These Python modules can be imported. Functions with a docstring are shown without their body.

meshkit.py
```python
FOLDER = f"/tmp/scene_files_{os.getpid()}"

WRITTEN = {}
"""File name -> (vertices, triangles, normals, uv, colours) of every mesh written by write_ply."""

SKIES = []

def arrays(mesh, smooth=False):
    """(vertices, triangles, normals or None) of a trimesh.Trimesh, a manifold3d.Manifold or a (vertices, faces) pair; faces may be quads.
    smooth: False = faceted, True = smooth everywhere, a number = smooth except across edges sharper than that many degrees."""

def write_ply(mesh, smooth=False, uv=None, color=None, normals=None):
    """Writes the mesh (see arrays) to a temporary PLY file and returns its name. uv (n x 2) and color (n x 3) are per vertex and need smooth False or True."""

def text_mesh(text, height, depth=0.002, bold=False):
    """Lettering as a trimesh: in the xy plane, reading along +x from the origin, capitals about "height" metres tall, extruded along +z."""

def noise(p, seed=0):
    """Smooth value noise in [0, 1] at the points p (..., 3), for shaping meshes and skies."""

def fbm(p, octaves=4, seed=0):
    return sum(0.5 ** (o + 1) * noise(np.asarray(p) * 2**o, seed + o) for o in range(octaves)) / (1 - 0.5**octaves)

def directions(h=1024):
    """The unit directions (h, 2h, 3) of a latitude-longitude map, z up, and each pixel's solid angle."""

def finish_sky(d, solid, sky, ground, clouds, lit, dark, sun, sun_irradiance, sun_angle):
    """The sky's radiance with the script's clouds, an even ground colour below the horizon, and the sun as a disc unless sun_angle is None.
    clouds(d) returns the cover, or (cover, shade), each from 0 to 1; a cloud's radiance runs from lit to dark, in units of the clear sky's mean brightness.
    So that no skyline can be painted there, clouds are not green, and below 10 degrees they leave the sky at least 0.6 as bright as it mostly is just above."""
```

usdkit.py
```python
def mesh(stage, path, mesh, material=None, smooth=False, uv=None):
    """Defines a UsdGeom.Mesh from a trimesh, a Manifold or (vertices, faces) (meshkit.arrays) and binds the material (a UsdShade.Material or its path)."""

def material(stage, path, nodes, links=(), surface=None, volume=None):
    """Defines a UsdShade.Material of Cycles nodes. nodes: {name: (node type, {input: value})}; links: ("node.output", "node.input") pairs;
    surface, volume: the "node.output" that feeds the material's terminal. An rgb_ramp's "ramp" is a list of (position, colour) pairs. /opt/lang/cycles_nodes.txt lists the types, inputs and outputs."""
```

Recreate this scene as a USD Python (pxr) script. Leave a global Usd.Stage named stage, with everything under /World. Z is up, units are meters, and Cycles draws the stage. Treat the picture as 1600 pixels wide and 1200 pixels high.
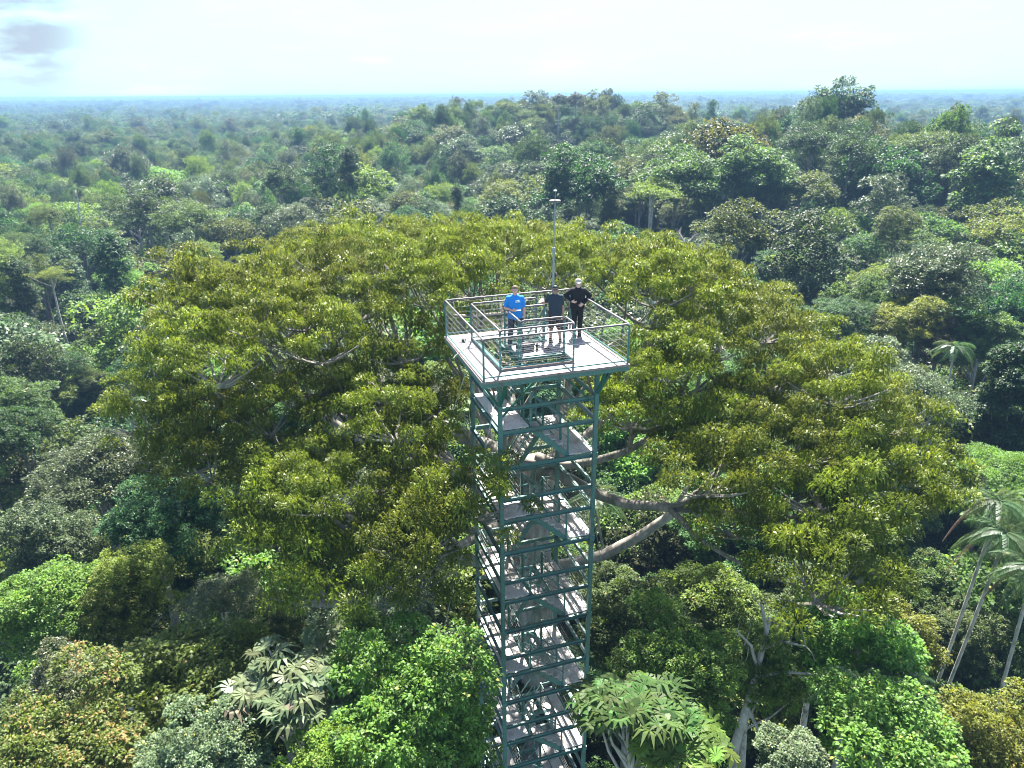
import math
import numpy as np, trimesh, manifold3d, usdkit, meshkit
from pxr import Usd, UsdGeom, UsdLux, UsdShade, Gf, Sdf, Vt

# ------------------------------------------------------------------ stage, camera, sky, sun, exposure
stage = Usd.Stage.CreateInMemory()
UsdGeom.SetStageUpAxis(stage, UsdGeom.Tokens.z)
UsdGeom.SetStageMetersPerUnit(stage, 1.0)
UsdGeom.Xform.Define(stage, '/World')
EYE = 42.0                                   # the drone hovers 42 m above the forest floor
FOCAL, PITCH, ROLL = 1164.3, 0.371, 0.008    # focal length in 1600ths of the width
cp, sp, cr, sr = math.cos(PITCH), math.sin(PITCH), math.cos(ROLL), math.sin(ROLL)
RIGHT, UP, FWD = np.array([1., 0, 0]), np.array([0, sp, cp]), np.array([0, cp, -sp])
r_, u_ = cr * RIGHT - sr * UP, sr * RIGHT + cr * UP
camera = UsdGeom.Camera.Define(stage, '/World/camera')
camera.AddTransformOp().Set(Gf.Matrix4d(*r_, 0, *u_, 0, *(-FWD), 0, 0, 0, EYE, 1))
camera.CreateHorizontalApertureAttr(36.0)
camera.CreateFocalLengthAttr(36.0 * FOCAL / 1600)
camera.CreateClippingRangeAttr(Gf.Vec2f(0.1, 200000))
camera.CreateExposureAttr(2.35)

HAZE, SKY = 0.00046, 0.066
SUN_EL, SUN_AZ = math.radians(55), 0.10      # ahead of the camera, a little to the right
def px_dir(u, v):
    a, b = (u - 800) / FOCAL, (v - 600) / FOCAL; X, Y = a * cr - b * sr, -(a * sr + b * cr)
    d = np.array([X, cp + Y * sp, -sp + Y * cp]); return d / np.linalg.norm(d)
CLOUD = px_dir(12, 40)                       # the one grey cloud, low at the left
sky_mat = usdkit.material(stage, '/World/Looks/sky', {
    'sky': ('sky_texture', dict(sky_type='single_scattering', sun_disc=False, sun_elevation=SUN_EL, sun_rotation=SUN_AZ, air_density=1.0, aerosol_density=1.0, ozone_density=2.0)),
    'g': ('geometry', {}),
    'mp': ('mapping', dict(mapping_type='point', scale=(2.0, 2.0, 9.0))), 'n': ('noise_texture', dict(scale=2.0, detail=6, roughness=0.55)),
    'z': ('separate_xyz', {}), 'low': ('map_range', dict(range_type='smoothstep', from_min=0.0, from_max=0.55, to_min=0.94, to_max=0.06)),
    'cov': ('map_range', dict(from_min=0.35, from_max=0.65, to_min=0.82, to_max=1.12)), 'fac': ('math', dict(math_type='multiply', use_clamp=True)),
    'vc': ('rgb_ramp', {'ramp': [(0.36, (0.42, 0.87, 1.0)), (0.66, (0.82, 0.99, 1.0))]}), 'vs': ('vector_math', dict(math_type='scale', scale=3.7)),
    'veil': ('mix', dict(mix_type='mix')),
    'dot': ('vector_math', dict(math_type='dot_product', vector2=tuple(CLOUD))), 'near': ('map_range', dict(range_type='smoothstep', from_min=0.9965, from_max=0.99985, to_min=0.0, to_max=1.0)),
    'mp2': ('mapping', dict(mapping_type='point', scale=(11, 11, 34))), 'n2': ('noise_texture', dict(scale=1.0, detail=5, roughness=0.55)),
    'c2': ('map_range', dict(range_type='smoothstep', from_min=0.36, from_max=0.62, to_min=0.0, to_max=0.8)), 'f2': ('math', dict(math_type='multiply', use_clamp=True)),
    'grey': ('mix', dict(mix_type='mix', color2=(1.45, 1.6, 2.1))), 'bg': ('background_shader', dict(strength=SKY)),
}, [('g.position', 'mp.vector'), ('mp.vector', 'n.vector'), ('g.position', 'z.vector'), ('z.z', 'low.value'), ('n.fac', 'cov.value'), ('low.result', 'fac.value1'), ('cov.result', 'fac.value2'),
    ('n.fac', 'vc.fac'), ('vc.color', 'vs.vector1'), ('vs.vector', 'veil.color2'), ('sky.color', 'veil.color1'), ('fac.value', 'veil.fac'), ('g.position', 'dot.vector1'), ('dot.value', 'near.value'), ('g.position', 'mp2.vector'), ('mp2.vector', 'n2.vector'), ('n2.fac', 'c2.value'),
    ('near.result', 'f2.value1'), ('c2.result', 'f2.value2'), ('veil.color', 'grey.color1'), ('f2.value', 'grey.fac'), ('grey.color', 'bg.color')], surface='bg.background')
dome = UsdLux.DomeLight.Define(stage, '/World/sky')
UsdShade.MaterialBindingAPI.Apply(dome.GetPrim()).Bind(sky_mat)
sd = np.array([math.cos(SUN_EL) * math.sin(SUN_AZ), math.cos(SUN_EL) * math.cos(SUN_AZ), math.sin(SUN_EL)])
sun = UsdLux.DistantLight.Define(stage, '/World/sun')
sx = np.cross([0, 0, 1.0], sd); sx /= np.linalg.norm(sx); sy = np.cross(sd, sx)
sun.AddTransformOp().Set(Gf.Matrix4d(*sx, 0, *sy, 0, *sd, 0, 0, 0, 0, 1))
sun.CreateIntensityAttr(1.25); sun.CreateAngleAttr(0.5); sun.CreateNormalizeAttr(True); sun.CreateColorAttr(Gf.Vec3f(1.0, 0.96, 0.88))

# ------------------------------------------------------------------ helpers
rng = np.random.default_rng(11)
used = {}
def numbered(parent, name):
    k = used.get((parent, name), 0); used[(parent, name)] = k + 1
    return f'{parent}/{name}' + (f'_{k:03d}' if k else '')
def tag(prim, label=None, cat=None, group=None, kind=None):
    prim = prim.GetPrim() if hasattr(prim, 'GetPrim') else prim
    for k, v in (('label', label), ('category', cat), ('group', group), ('kind', kind)):
        if v: prim.SetCustomDataByKey(k, v)
    return prim
def xf(name, parent='/World', loc=None, rotz=0, scale=None):
    x = UsdGeom.Xform.Define(stage, numbered(parent, name))
    if loc is not None: x.AddTranslateOp().Set(Gf.Vec3d(*map(float, loc)))
    if rotz: x.AddRotateZOp().Set(float(math.degrees(rotz)))
    if scale is not None: x.AddScaleOp().Set(Gf.Vec3f(*map(float, scale)))
    return x
def pth(p): return p if isinstance(p, str) else str(p.GetPath())
def put(name, mesh, mat, parent='/World', smooth=False, rand=None):
    m = usdkit.mesh(stage, numbered(pth(parent), name), mesh, mat, smooth=smooth)
    if rand is not None:
        UsdGeom.PrimvarsAPI(m).CreatePrimvar('leafrand', Sdf.ValueTypeNames.FloatArray, 'vertex').Set(Vt.FloatArray.FromNumpy(np.asarray(rand, np.float32)))
    return m
def box(a, b):
    a, b = np.minimum(a, b), np.maximum(a, b)
    m = trimesh.creation.box(b - a); m.apply_translation((a + b) / 2); return m
def bar(a, b, w, h, up=(0, 0, 1)):
    """A rectangular bar from a to b, w wide sideways and h high."""
    a, b = np.asarray(a, float), np.asarray(b, float); d = b - a; L = np.linalg.norm(d); d /= L
    s = np.cross(d, up); s = np.cross(d, (1, 0, 0)) if np.linalg.norm(s) < 1e-6 else s; s /= np.linalg.norm(s); t = np.cross(s, d)
    m = trimesh.creation.box((w, L, h)); T = np.eye(4); T[:3, 0], T[:3, 1], T[:3, 2], T[:3, 3] = s, d, t, (a + b) / 2
    m.apply_transform(T); return m
def tube(points, radii, sides=8, cap=True):
    p = np.asarray(points, float); n = len(p); radii = np.broadcast_to(np.asarray(radii, float), (n,))
    t = np.gradient(p, axis=0); t /= np.linalg.norm(t, axis=1, keepdims=True) + 1e-12
    a = np.cross(t, [0.31, 0.11, 0.94] if abs(t[:, 2]).mean() < .8 else [1., 0.1, 0]); a /= np.linalg.norm(a, axis=1, keepdims=True) + 1e-12
    b = np.cross(t, a); ang = np.arange(sides) * 2 * np.pi / sides
    v = (p[:, None] + radii[:, None, None] * (np.cos(ang)[None, :, None] * a[:, None] + np.sin(ang)[None, :, None] * b[:, None])).reshape(-1, 3)
    i, j = np.meshgrid(np.arange(n - 1), np.arange(sides), indexing='ij'); k = (j + 1) % sides
    q = np.stack([i * sides + j, i * sides + k, (i + 1) * sides + k, (i + 1) * sides + j], -1).reshape(-1, 4)
    f = [q[:, [0, 2, 1]], q[:, [0, 3, 2]]]
    if cap:
        v = np.vstack([v, p[:1], p[-1:]]); c0 = n * sides; jj = np.arange(sides); kk = (jj + 1) % sides
        f += [np.stack([np.full(sides, c0), jj, kk], 1), np.stack([np.full(sides, c0 + 1), (n - 1) * sides + kk, (n - 1) * sides + jj], 1)]
    m = trimesh.Trimesh(v, np.vstack(f), process=False)
    return m
def cat(ms): return trimesh.util.concatenate(list(ms))
def unit(a): return a / (np.linalg.norm(a, axis=-1, keepdims=True) + 1e-9)
def ray(u, v):
    """Direction of the photograph's pixel (1600 x 1200), used to measure where things stand."""
    a, b = (u - 800) / FOCAL, (v - 600) / FOCAL
    X, Y = a * cr - b * sr, -(a * sr + b * cr)
    return np.array([X, cp + Y * sp, -sp + Y * cp])
def at(u, v, dz):
    """The point that the pixel shows at dz metres relative to the eye's height, as (x, y, z over ground)."""
    d = ray(u, v); p = d * (dz / d[2]); return np.array([p[0], p[1], EYE + dz])
def project(P):
    P = np.atleast_2d(P) - [0, 0, EYE]; Z = P @ FWD
    return np.stack([800 + FOCAL * (P @ r_) / Z, 600 - FOCAL * (P @ u_) / Z, Z], 1)
def inside(poly, u, v):
    from matplotlib.path import Path
    return Path(poly).contains_points(np.c_[u, v])
def inside(poly, u, v):
    u, v = np.atleast_1d(u), np.atleast_1d(v); p = np.asarray(poly, float); r = np.zeros(len(u), bool); n = len(p)
    for i in range(n):
        (x0, y0), (x1, y1) = p[i], p[(i + 1) % n]
        c = ((y0 > v) != (y1 > v)); r ^= c & (u < (x1 - x0) * (v - y0) / (y1 - y0 + 1e-12) + x0)
    return r

# ------------------------------------------------------------------ materials
L = '/World/Looks/'
def leaf_mat(name, col, trans, rough=0.5, tint=(0.25, 0.2, 0.05), spread=0.5, hue=0.03, tr=0.34, spec=0.25, old=0.90):
    """Leaf: colour varies from leaf to leaf and from tree to tree; light passes through it."""
    return usdkit.material(stage, L + name, {
        'at': ('attribute', dict(attribute='leafrand')), 'oi': ('object_info', {}),
        'vr': ('map_range', dict(from_min=0.0, from_max=1.0, to_min=1 - spread, to_max=1 + spread)),
        'vo': ('map_range', dict(from_min=0.0, from_max=1.0, to_min=0.78, to_max=1.22)),
        'v': ('math', dict(math_type='multiply')),
        'ho': ('map_range', dict(from_min=0.0, from_max=1.0, to_min=0.5 - hue, to_max=0.5 + hue)),
        'old': ('rgb_ramp', {'ramp': [(0.0, (0,) * 3), (old, (0,) * 3), (old + .07, (1,) * 3), (1, (1,) * 3)]}),
        'c0': ('mix', dict(color1=col, color2=tint)), 'c': ('hsv', {}), 't': ('hsv', dict(color=trans)),
        'p': ('principled_bsdf', dict(roughness=rough, specular_ior_level=spec)), 'tl': ('translucent_bsdf', {}), 'm': ('mix_closure', dict(fac=tr))},
        [('at.fac', 'vr.value'), ('oi.random', 'vo.value'), ('vr.result', 'v.value1'), ('vo.result', 'v.value2'), ('oi.random', 'ho.value'), ('at.fac', 'old.fac'), ('old.color', 'c0.fac'),
         ('c0.color', 'c.color'), ('v.value', 'c.value'), ('v.value', 't.value'), ('ho.result', 'c.hue'), ('ho.result', 't.hue'), ('c.color', 'p.base_color'), ('t.color', 'tl.color'), ('p.BSDF', 'm.closure1'), ('tl.BSDF', 'm.closure2')], surface='m.closure')
LEAF = dict(
    deep=leaf_mat('leaf_deep', (0.028, 0.062, 0.016), (0.07, 0.14, 0.015)),
    mid=leaf_mat('leaf_mid', (0.058, 0.105, 0.026), (0.17, 0.26, 0.03)),
    bright=leaf_mat('leaf_bright', (0.10, 0.165, 0.03), (0.30, 0.42, 0.035)),
    lime=leaf_mat('leaf_lime', (0.125, 0.17, 0.024), (0.34, 0.40, 0.03)),
    olive=leaf_mat('leaf_olive', (0.062, 0.092, 0.024), (0.16, 0.19, 0.02)),
    grey=leaf_mat('leaf_grey', (0.082, 0.108, 0.05), (0.12, 0.16, 0.06), rough=0.36),
    silver=leaf_mat('leaf_silver', (0.135, 0.17, 0.085), (0.16, 0.22, 0.1), rough=0.34),
    blue=leaf_mat('leaf_blue', (0.042, 0.092, 0.034), (0.1, 0.20, 0.04)),
    rust=leaf_mat('leaf_rust', (0.095, 0.125, 0.03), (0.24, 0.30, 0.03), tint=(0.19, 0.115, 0.05), spread=0.5, hue=0.008, old=0.80),
    brown=leaf_mat('leaf_brown', (0.12, 0.095, 0.06), (0.14, 0.1, 0.05)),
    palm=leaf_mat('leaf_palm', (0.07, 0.12, 0.055), (0.15, 0.24, 0.05), rough=0.32),
    giant=leaf_mat('leaf_giant', (0.078, 0.108, 0.006), (0.30, 0.345, 0.004), rough=0.45, tint=(0.14, 0.15, 0.02), spread=0.45, hue=0.010, tr=0.33, spec=0.25),
)
def bark(name, a, b, scale=6.0):
    return usdkit.material(stage, L + name, {
        'tc': ('texture_coordinate', {}), 'mp': ('mapping', dict(scale=(1, 1, 0.35))), 'n': ('noise_texture', dict(scale=scale, detail=6, roughness=0.65)), 'n2': ('noise_texture', dict(scale=scale * 0.3, detail=3)),
        'r': ('rgb_ramp', {'ramp': [(0.3, a), (0.7, b)]}), 'moss': ('rgb_ramp', {'ramp': [(0.5, (0,) * 3), (0.7, (0.7,) * 3)]}), 'mx': ('mix', dict(color2=(0.05, 0.06, 0.03))),
        'bp': ('bump', dict(strength=0.6, distance=0.04)), 'p': ('principled_bsdf', dict(roughness=0.85))},
        [('tc.object', 'mp.vector'), ('mp.vector', 'n.vector'), ('tc.object', 'n2.vector'), ('n.fac', 'r.fac'), ('n2.fac', 'moss.fac'), ('r.color', 'mx.color1'), ('moss.color', 'mx.fac'), ('mx.color', 'p.base_color'), ('n.fac', 'bp.height'), ('bp.normal', 'p.normal')], surface='p.BSDF')
BARK = bark('bark', (0.10, 0.085, 0.065), (0.30, 0.27, 0.23))
BARK_GIANT = bark('bark_giant', (0.12, 0.105, 0.09), (0.38, 0.34, 0.30), 3.5)
BARK_PALE = bark('bark_pale', (0.26, 0.235, 0.20), (0.48, 0.44, 0.39))
def painted(name, col, rust, rough=0.4, metallic=0.0, lo=0.58, hi=0.72, scale=3.0):
    return usdkit.material(stage, L + name, {
        'g': ('geometry', {}), 'n': ('noise_texture', dict(scale=scale, detail=8, roughness=0.7)), 'n2': ('noise_texture', dict(scale=28, detail=4)),
        'r': ('rgb_ramp', {'ramp': [(lo, (0,) * 3), (hi, (0.85,) * 3)]}), 'v': ('map_range', dict(from_min=0.3, from_max=0.7, to_min=0.75, to_max=1.25)), 'h': ('hsv', dict(color=col)),
        'mx': ('mix', dict(color2=rust)), 'bp': ('bump', dict(strength=0.2, distance=0.01)), 'p': ('principled_bsdf', dict(roughness=rough, metallic=metallic))},
        [('g.position', 'n.vector'), ('g.position', 'n2.vector'), ('n.fac', 'r.fac'), ('n2.fac', 'v.value'), ('v.result', 'h.value'), ('h.color', 'mx.color1'), ('r.color', 'mx.fac'), ('mx.color', 'p.base_color'), ('n2.fac', 'bp.height'), ('bp.normal', 'p.normal')], surface='p.BSDF')
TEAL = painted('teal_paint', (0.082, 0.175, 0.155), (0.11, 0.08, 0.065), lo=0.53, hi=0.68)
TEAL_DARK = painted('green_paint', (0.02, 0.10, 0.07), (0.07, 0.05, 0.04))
RAIL = painted('worn_rail', (0.14, 0.127, 0.135), (0.15, 0.11, 0.10), rough=0.6, metallic=0.2, lo=0.62, hi=0.9, scale=1.2)
POST = painted('rail_post_paint', (0.06, 0.17, 0.16), (0.25, 0.24, 0.24), lo=0.55, hi=0.8)
WIRE = painted('wire', (0.20, 0.205, 0.20), (0.10, 0.08, 0.07), rough=0.6, metallic=0.2)
DECK = painted('deck_board', (0.235, 0.212, 0.208), (0.12, 0.095, 0.085), rough=0.7, lo=0.50, hi=0.80, scale=1.3)
DECK_LOW = painted('deck_board_worn', (0.56, 0.505, 0.475), (0.20, 0.16, 0.14), rough=0.7, lo=0.46, hi=0.74, scale=1.9)
EDGE = painted('deck_edge', (0.25, 0.19, 0.17), (0.10, 0.07, 0.06), rough=0.8)
def plain(name, col, rough=0.7, metallic=0.0, spec=0.5, bump=0.0, bscale=60):
    n = {'p': ('principled_bsdf', dict(base_color=col, roughness=rough, metallic=metallic, specular_ior_level=spec)), 'g': ('geometry', {}), 'n': ('noise_texture', dict(scale=bscale, detail=3)),
         'v': ('map_range', dict(from_min=0.3, from_max=0.7, to_min=0.85, to_max=1.15)), 'h': ('hsv', dict(color=col)), 'b': ('bump', dict(strength=bump, distance=0.01))}
    l = [('g.position', 'n.vector'), ('n.fac', 'v.value'), ('v.result', 'h.value'), ('h.color', 'p.base_color')] + ([('n.fac', 'b.height'), ('b.normal', 'p.normal')] if bump else [])
    return usdkit.material(stage, L + name, n, l, surface='p.BSDF')

# ------------------------------------------------------------------ the ground and the ridges
def ground_z(x, y):
    x, y = np.asarray(x, float), np.asarray(y, float)
    g = lambda cx, cy, sx, sy, h: h * np.exp(-((x - cx) / sx) ** 2 - ((y - cy) / sy) ** 2)
    z = g(72, 165, 56, 48, 16.5) + g(25, 290, 80, 55, 15) + g(-25, 235, 40, 40, 6) + g(130, 330, 60, 60, 3)
    n = meshkit.fbm(np.stack([x / 170, y / 170, np.zeros_like(x)], -1), 3, 5) - 0.5
    d = np.hypot(x, y)
    return z + n * 9 * np.clip((d - 40) / 150, 0, 1) * np.clip((9000 - d) / 6000, 0.25, 1)
FAR = 4600.0
rr = np.concatenate([np.linspace(0, 60, 14), np.geomspace(70, 5000, 70), np.geomspace(5400, 60000, 44)])
aa = np.linspace(0, 2 * np.pi, 361)[:-1]
RR, AA = np.meshgrid(rr, aa, indexing='ij')
gx, gy = RR * np.sin(AA), RR * np.cos(AA)
gz = ground_z(gx, gy)
far = np.clip((RR - FAR) / 500, 0, 1)
gz = gz * (1 - far) + far * (19 + 8 * meshkit.fbm(np.stack([gx / 900, gy / 900, gx * 0], -1), 4, 9) + 10 * np.clip(gx / RR.clip(1), 0, 1) * np.clip((RR - 5000) / 9000, 0, 1))
gv = np.stack([gx, gy, gz], -1).reshape(-1, 3); na, nr = len(aa), len(rr)
i, j = np.meshgrid(np.arange(nr - 1), np.arange(na), indexing='ij'); k = (j + 1) % na
gq = np.stack([i * na + j, i * na + k, (i + 1) * na + k, (i + 1) * na + j], -1).reshape(-1, 4)
gf = np.vstack([gq[:, [0, 2, 1]], gq[:, [0, 3, 2]]])
ground_mat = usdkit.material(stage, L + 'forest_floor', {
    'g': ('geometry', {}), 'n': ('noise_texture', dict(scale=0.35, detail=6, roughness=0.7)), 'n2': ('noise_texture', dict(scale=0.011, detail=8, roughness=0.75)),
    'r': ('rgb_ramp', {'ramp': [(0.3, (0.016, 0.022, 0.010)), (0.7, (0.05, 0.06, 0.022))]}), 'r2': ('rgb_ramp', {'ramp': [(0.3, (0.018, 0.034, 0.014)), (0.7, (0.07, 0.10, 0.035))]}),
    'mx': ('mix', dict(fac=0.5)), 'p': ('principled_bsdf', dict(roughness=0.95, specular_ior_level=0.1))},
    [('g.position', 'n.vector'), ('g.position', 'n2.vector'), ('n.fac', 'r.fac'), ('n2.fac', 'r2.fac'), ('r.color', 'mx.color1'), ('r2.color', 'mx.color2'), ('mx.color', 'p.base_color')], surface='p.BSDF')
tag(put('ground', trimesh.Trimesh(gv, gf, process=False), ground_mat, smooth=True), 'dark forest floor rolling away under the trees to the horizon', 'ground', kind='structure')

# ------------------------------------------------------------------ foliage
def leaves(P, D, N, Ln, Wd, bend=0.0):
    """One folded blade of two triangles per row: base P, direction D, facing N. Returns vertices, faces, one random number per vertex."""
    n = len(P); D = unit(D); S = unit(np.cross(D, N)); N = np.cross(S, D); Ln, Wd = np.broadcast_to(Ln, n)[:, None], np.broadcast_to(Wd, n)[:, None]
    mid = P + D * Ln * 0.5 + N * Ln * 0.10
    tip = P + D * Ln * (1 - 0.3 * bend) - np.array([0, 0, 1.0]) * Ln * bend
    v = np.stack([P, mid + S * Wd / 2, tip, mid - S * Wd / 2], 1).reshape(-1, 3)
    b = np.arange(n)[:, None] * 4
    f = np.vstack([b + [0, 1, 3], b + [1, 2, 3]])
    return v, f
def shell(g, n, low=-0.3):
    """n jittered directions over a sphere above height `low`."""
    i = np.arange(n) + 0.5; z = 1 - (1 - low) * i / n; ph = i * 2.39996 + g.uniform(0, 6.28)
    s = np.sqrt(np.maximum(0, 1 - z * z)); return unit(np.stack([s * np.cos(ph), s * np.sin(ph), z], -1) + g.normal(0, 0.16, (n, 3)))
def crown(g, lobes, clumps, cr_, nl, ln, wd, droop=0.3, low=-0.25, bend=0.12, flat=0.75):
    """Foliage: every lobe (centre, radius, squash) is covered with clumps, every clump with leaves."""
    C, Q = [], []
    for c, R, sq in lobes:
        m = max(3, int(round(clumps * (R / np.mean([l[1] for l in lobes])) ** 2)))
        q = shell(g, m, low); C.append(np.asarray(c) + q * [R, R, R * sq] * g.uniform(0.72, 1.08, (m, 1))); Q.append(q)
    C, Q = np.vstack(C), np.vstack(Q); m = len(C)
    rc = cr_ * g.uniform(0.65, 1.3, (m, 1, 1))
    q = unit(g.normal(0, 1, (m, nl, 3)) + Q[:, None] * 0.7 + [0, 0, 0.35]); q[..., 2] = np.abs(q[..., 2]) * 0.9 - 0.12
    P = C[:, None] + q * rc * [1, 1, flat] * g.uniform(0.35, 1, (m, nl, 1))
    D = unit(q * 0.8 + Q[:, None] * 0.3 + g.normal(0, 0.38, (m, nl, 3)) - [0, 0, droop])
    N = unit(q * 0.55 + [0, 0, 0.8] + g.normal(0, 0.3, (m, nl, 3)))
    s = g.uniform(0.7, 1.3, (m, nl))
    v, f = leaves(P.reshape(-1, 3), D.reshape(-1, 3), N.reshape(-1, 3), (ln * s).ravel(), (wd * s).ravel(), bend)
    base = np.clip(0.5 + 0.36 * (g.uniform(-1, 1, (m, 1)) + g.uniform(-1, 1, (m, nl))), 0, 0.9)
    base = np.where(g.uniform(size=(m, nl)) > 0.985, 1.0, base).ravel()
    return trimesh.Trimesh(v, f, process=False), np.repeat(base, 4)
def lobes_of(g, kind, R, H, z0, n, r):
    """Centres of the foliage lobes of a crown of radius R and depth H whose underside is at z0."""
    out = []; seed_ = g.uniform(0, 50, 3)
    for q in shell(g, n, {'dome': -0.25, 'round': -0.75, 'flat': 0.35, 'column': -0.9, 'open': -0.3}[kind]):
        k = g.uniform(0.7, 1.0) * (0.58 + 0.84 * float(meshkit.noise(q * 1.6 + seed_)))
        c = q * [R, R, H] * k * np.array([1 - r * .6, 1 - r * .6, 1]); c[2] += z0 + (H * 0.9 if kind in ('round', 'column') else 0)
        out.append((c + g.normal(0, 0.12 * R, 3) * [1, 1, .6], r * R * g.uniform(0.7, 1.25), {'flat': 0.45, 'dome': 0.7}.get(kind, 0.85)))
    if kind in ('round', 'dome', 'column'):      # inner mass, so that no light shines straight through
        out.append((np.array([0, 0, z0 + (H * 0.9 if kind != 'dome' else H * 0.35)]), R * 0.55, H / R * (0.9 if kind != 'dome' else .6)))
    return out
def trunk_mesh(g, z1, r0, lobes, nb=6, sides=7, spread=True):
    z = np.r_[-16.0, np.linspace(0, z1, 5)]; wob = np.cumsum(g.normal(0, 0.14, (6, 2)), 0); wob[0] = wob[1]
    p = np.c_[wob, z]; ms = [tube(p, r0 * (1.25 - 0.75 * np.maximum(z, 0) / z1), sides)]
    idx = g.choice(len(lobes), min(nb, len(lobes)), replace=False)
    for i in idx:
        e = np.asarray(lobes[i][0]) + [0, 0, -0.2 * lobes[i][1]]; s = p[3] + (p[5] - p[3]) * g.uniform(0, 1)
        mid = s * 0.45 + e * 0.55 + [0, 0, -0.1 * abs(e[2] - s[2])]
        ms.append(tube([s, mid, e], [r0 * .42, r0 * .28, r0 * .1], 5, False))
    return cat(ms)
PROTO = stage.CreateClassPrim('/World/tree_kinds')
PROTO.SetCustomDataByKey('kind', 'group')
protos = {}
def proto(name, crown_mesh, trunk, bark_m, R, H, lod):
    p = UsdGeom.Xform.Define(stage, f'/World/tree_kinds/{name}')
    if trunk is not None: put('trunk', trunk, bark_m, p, smooth=True)
    v, rnd = crown_mesh; put('crown', v, None, p, rand=rnd)
    protos[name] = dict(path=str(p.GetPath()), R=R, H=H, lod=lod)
#   kind: (shape, R, crown depth, total height, lobes, lobe size, clump radius, leaf length, leaf width, droop, squash)
SHAPES = dict(
    huge=('dome', 9.0, 8.0, 36, 80, 0.20, 1.0, 0.55, 0.29, 0.3, .75),
    dome=('dome', 5.0, 4.6, 20, 34, 0.26, 0.62, 0.34, 0.17, 0.25, .75),
    broad=('dome', 6.0, 3.6, 21, 38, 0.23, 0.75, 0.36, 0.16, 0.2, .6),
    round=('round', 4.0, 3.9, 20, 30, 0.33, 0.55, 0.30, 0.16, 0.35, .85),
    flat=('flat', 5.2, 1.8, 21, 18, 0.24, 0.85, 0.30, 0.12, 0.1, .4),
    column=('column', 2.3, 6.0, 19, 34, 0.42, 0.5, 0.30, 0.17, 0.6, .9),
    open=('open', 4.2, 3.6, 20, 26, 0.28, 0.55, 0.36, 0.18, 0.25, .7),
    bigleaf=('open', 4.0, 2.6, 18, 24, 0.24, 0.60, 0.38, 0.24, 0.45, .8))
for kind, (shape, R, H, T, nlobe, lr, clr, ln, wd, droop, flat) in SHAPES.items():
    for lod, nv, mult, lmul, nlmul in (('near', 2, 1.0, 0.8, 1.5), ('mid', 2, 0.6, 1.15, 0.6), ('far', 1, 0.28, 3.2, 0.2)):
        if lod == 'far' and kind in ('flat', 'bigleaf') or kind == 'huge' and lod != 'mid': continue
        for q in range(nv):
            g = np.random.default_rng(abs(hash((len(kind), ord(kind[0]), ord(kind[1]), lod == 'mid', q))) % 2**31)
            z0 = T - H * (1.0 if shape in ('dome', 'flat', 'open') else 1.9)
            lb = lobes_of(g, shape, R, H, z0, nlobe if lod != 'far' else nlobe // 2, lr)
            n_l = {'bigleaf': 20, 'flat': 46}.get(kind, 44)
            cm = crown(g, lb, max(4, 15 * mult), clr * (1 if lod == 'near' else 1.15), max(5, int(n_l * nlmul)), ln * lmul, wd * lmul, droop, flat=flat, low=-0.25)
            tr = trunk_mesh(g, z0 + H * 0.35, 0.24 * R / 4 + .06, lb, 8 if lod == 'near' else 4, 7 if lod == 'near' else 5) if lod != 'far' else None
            proto(f'{kind}_{lod}_{"abc"[q]}', cm, tr, BARK_PALE if kind in ('open', 'flat', 'bigleaf') else BARK, R, T, lod)
KINDS = list(SHAPES)

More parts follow.
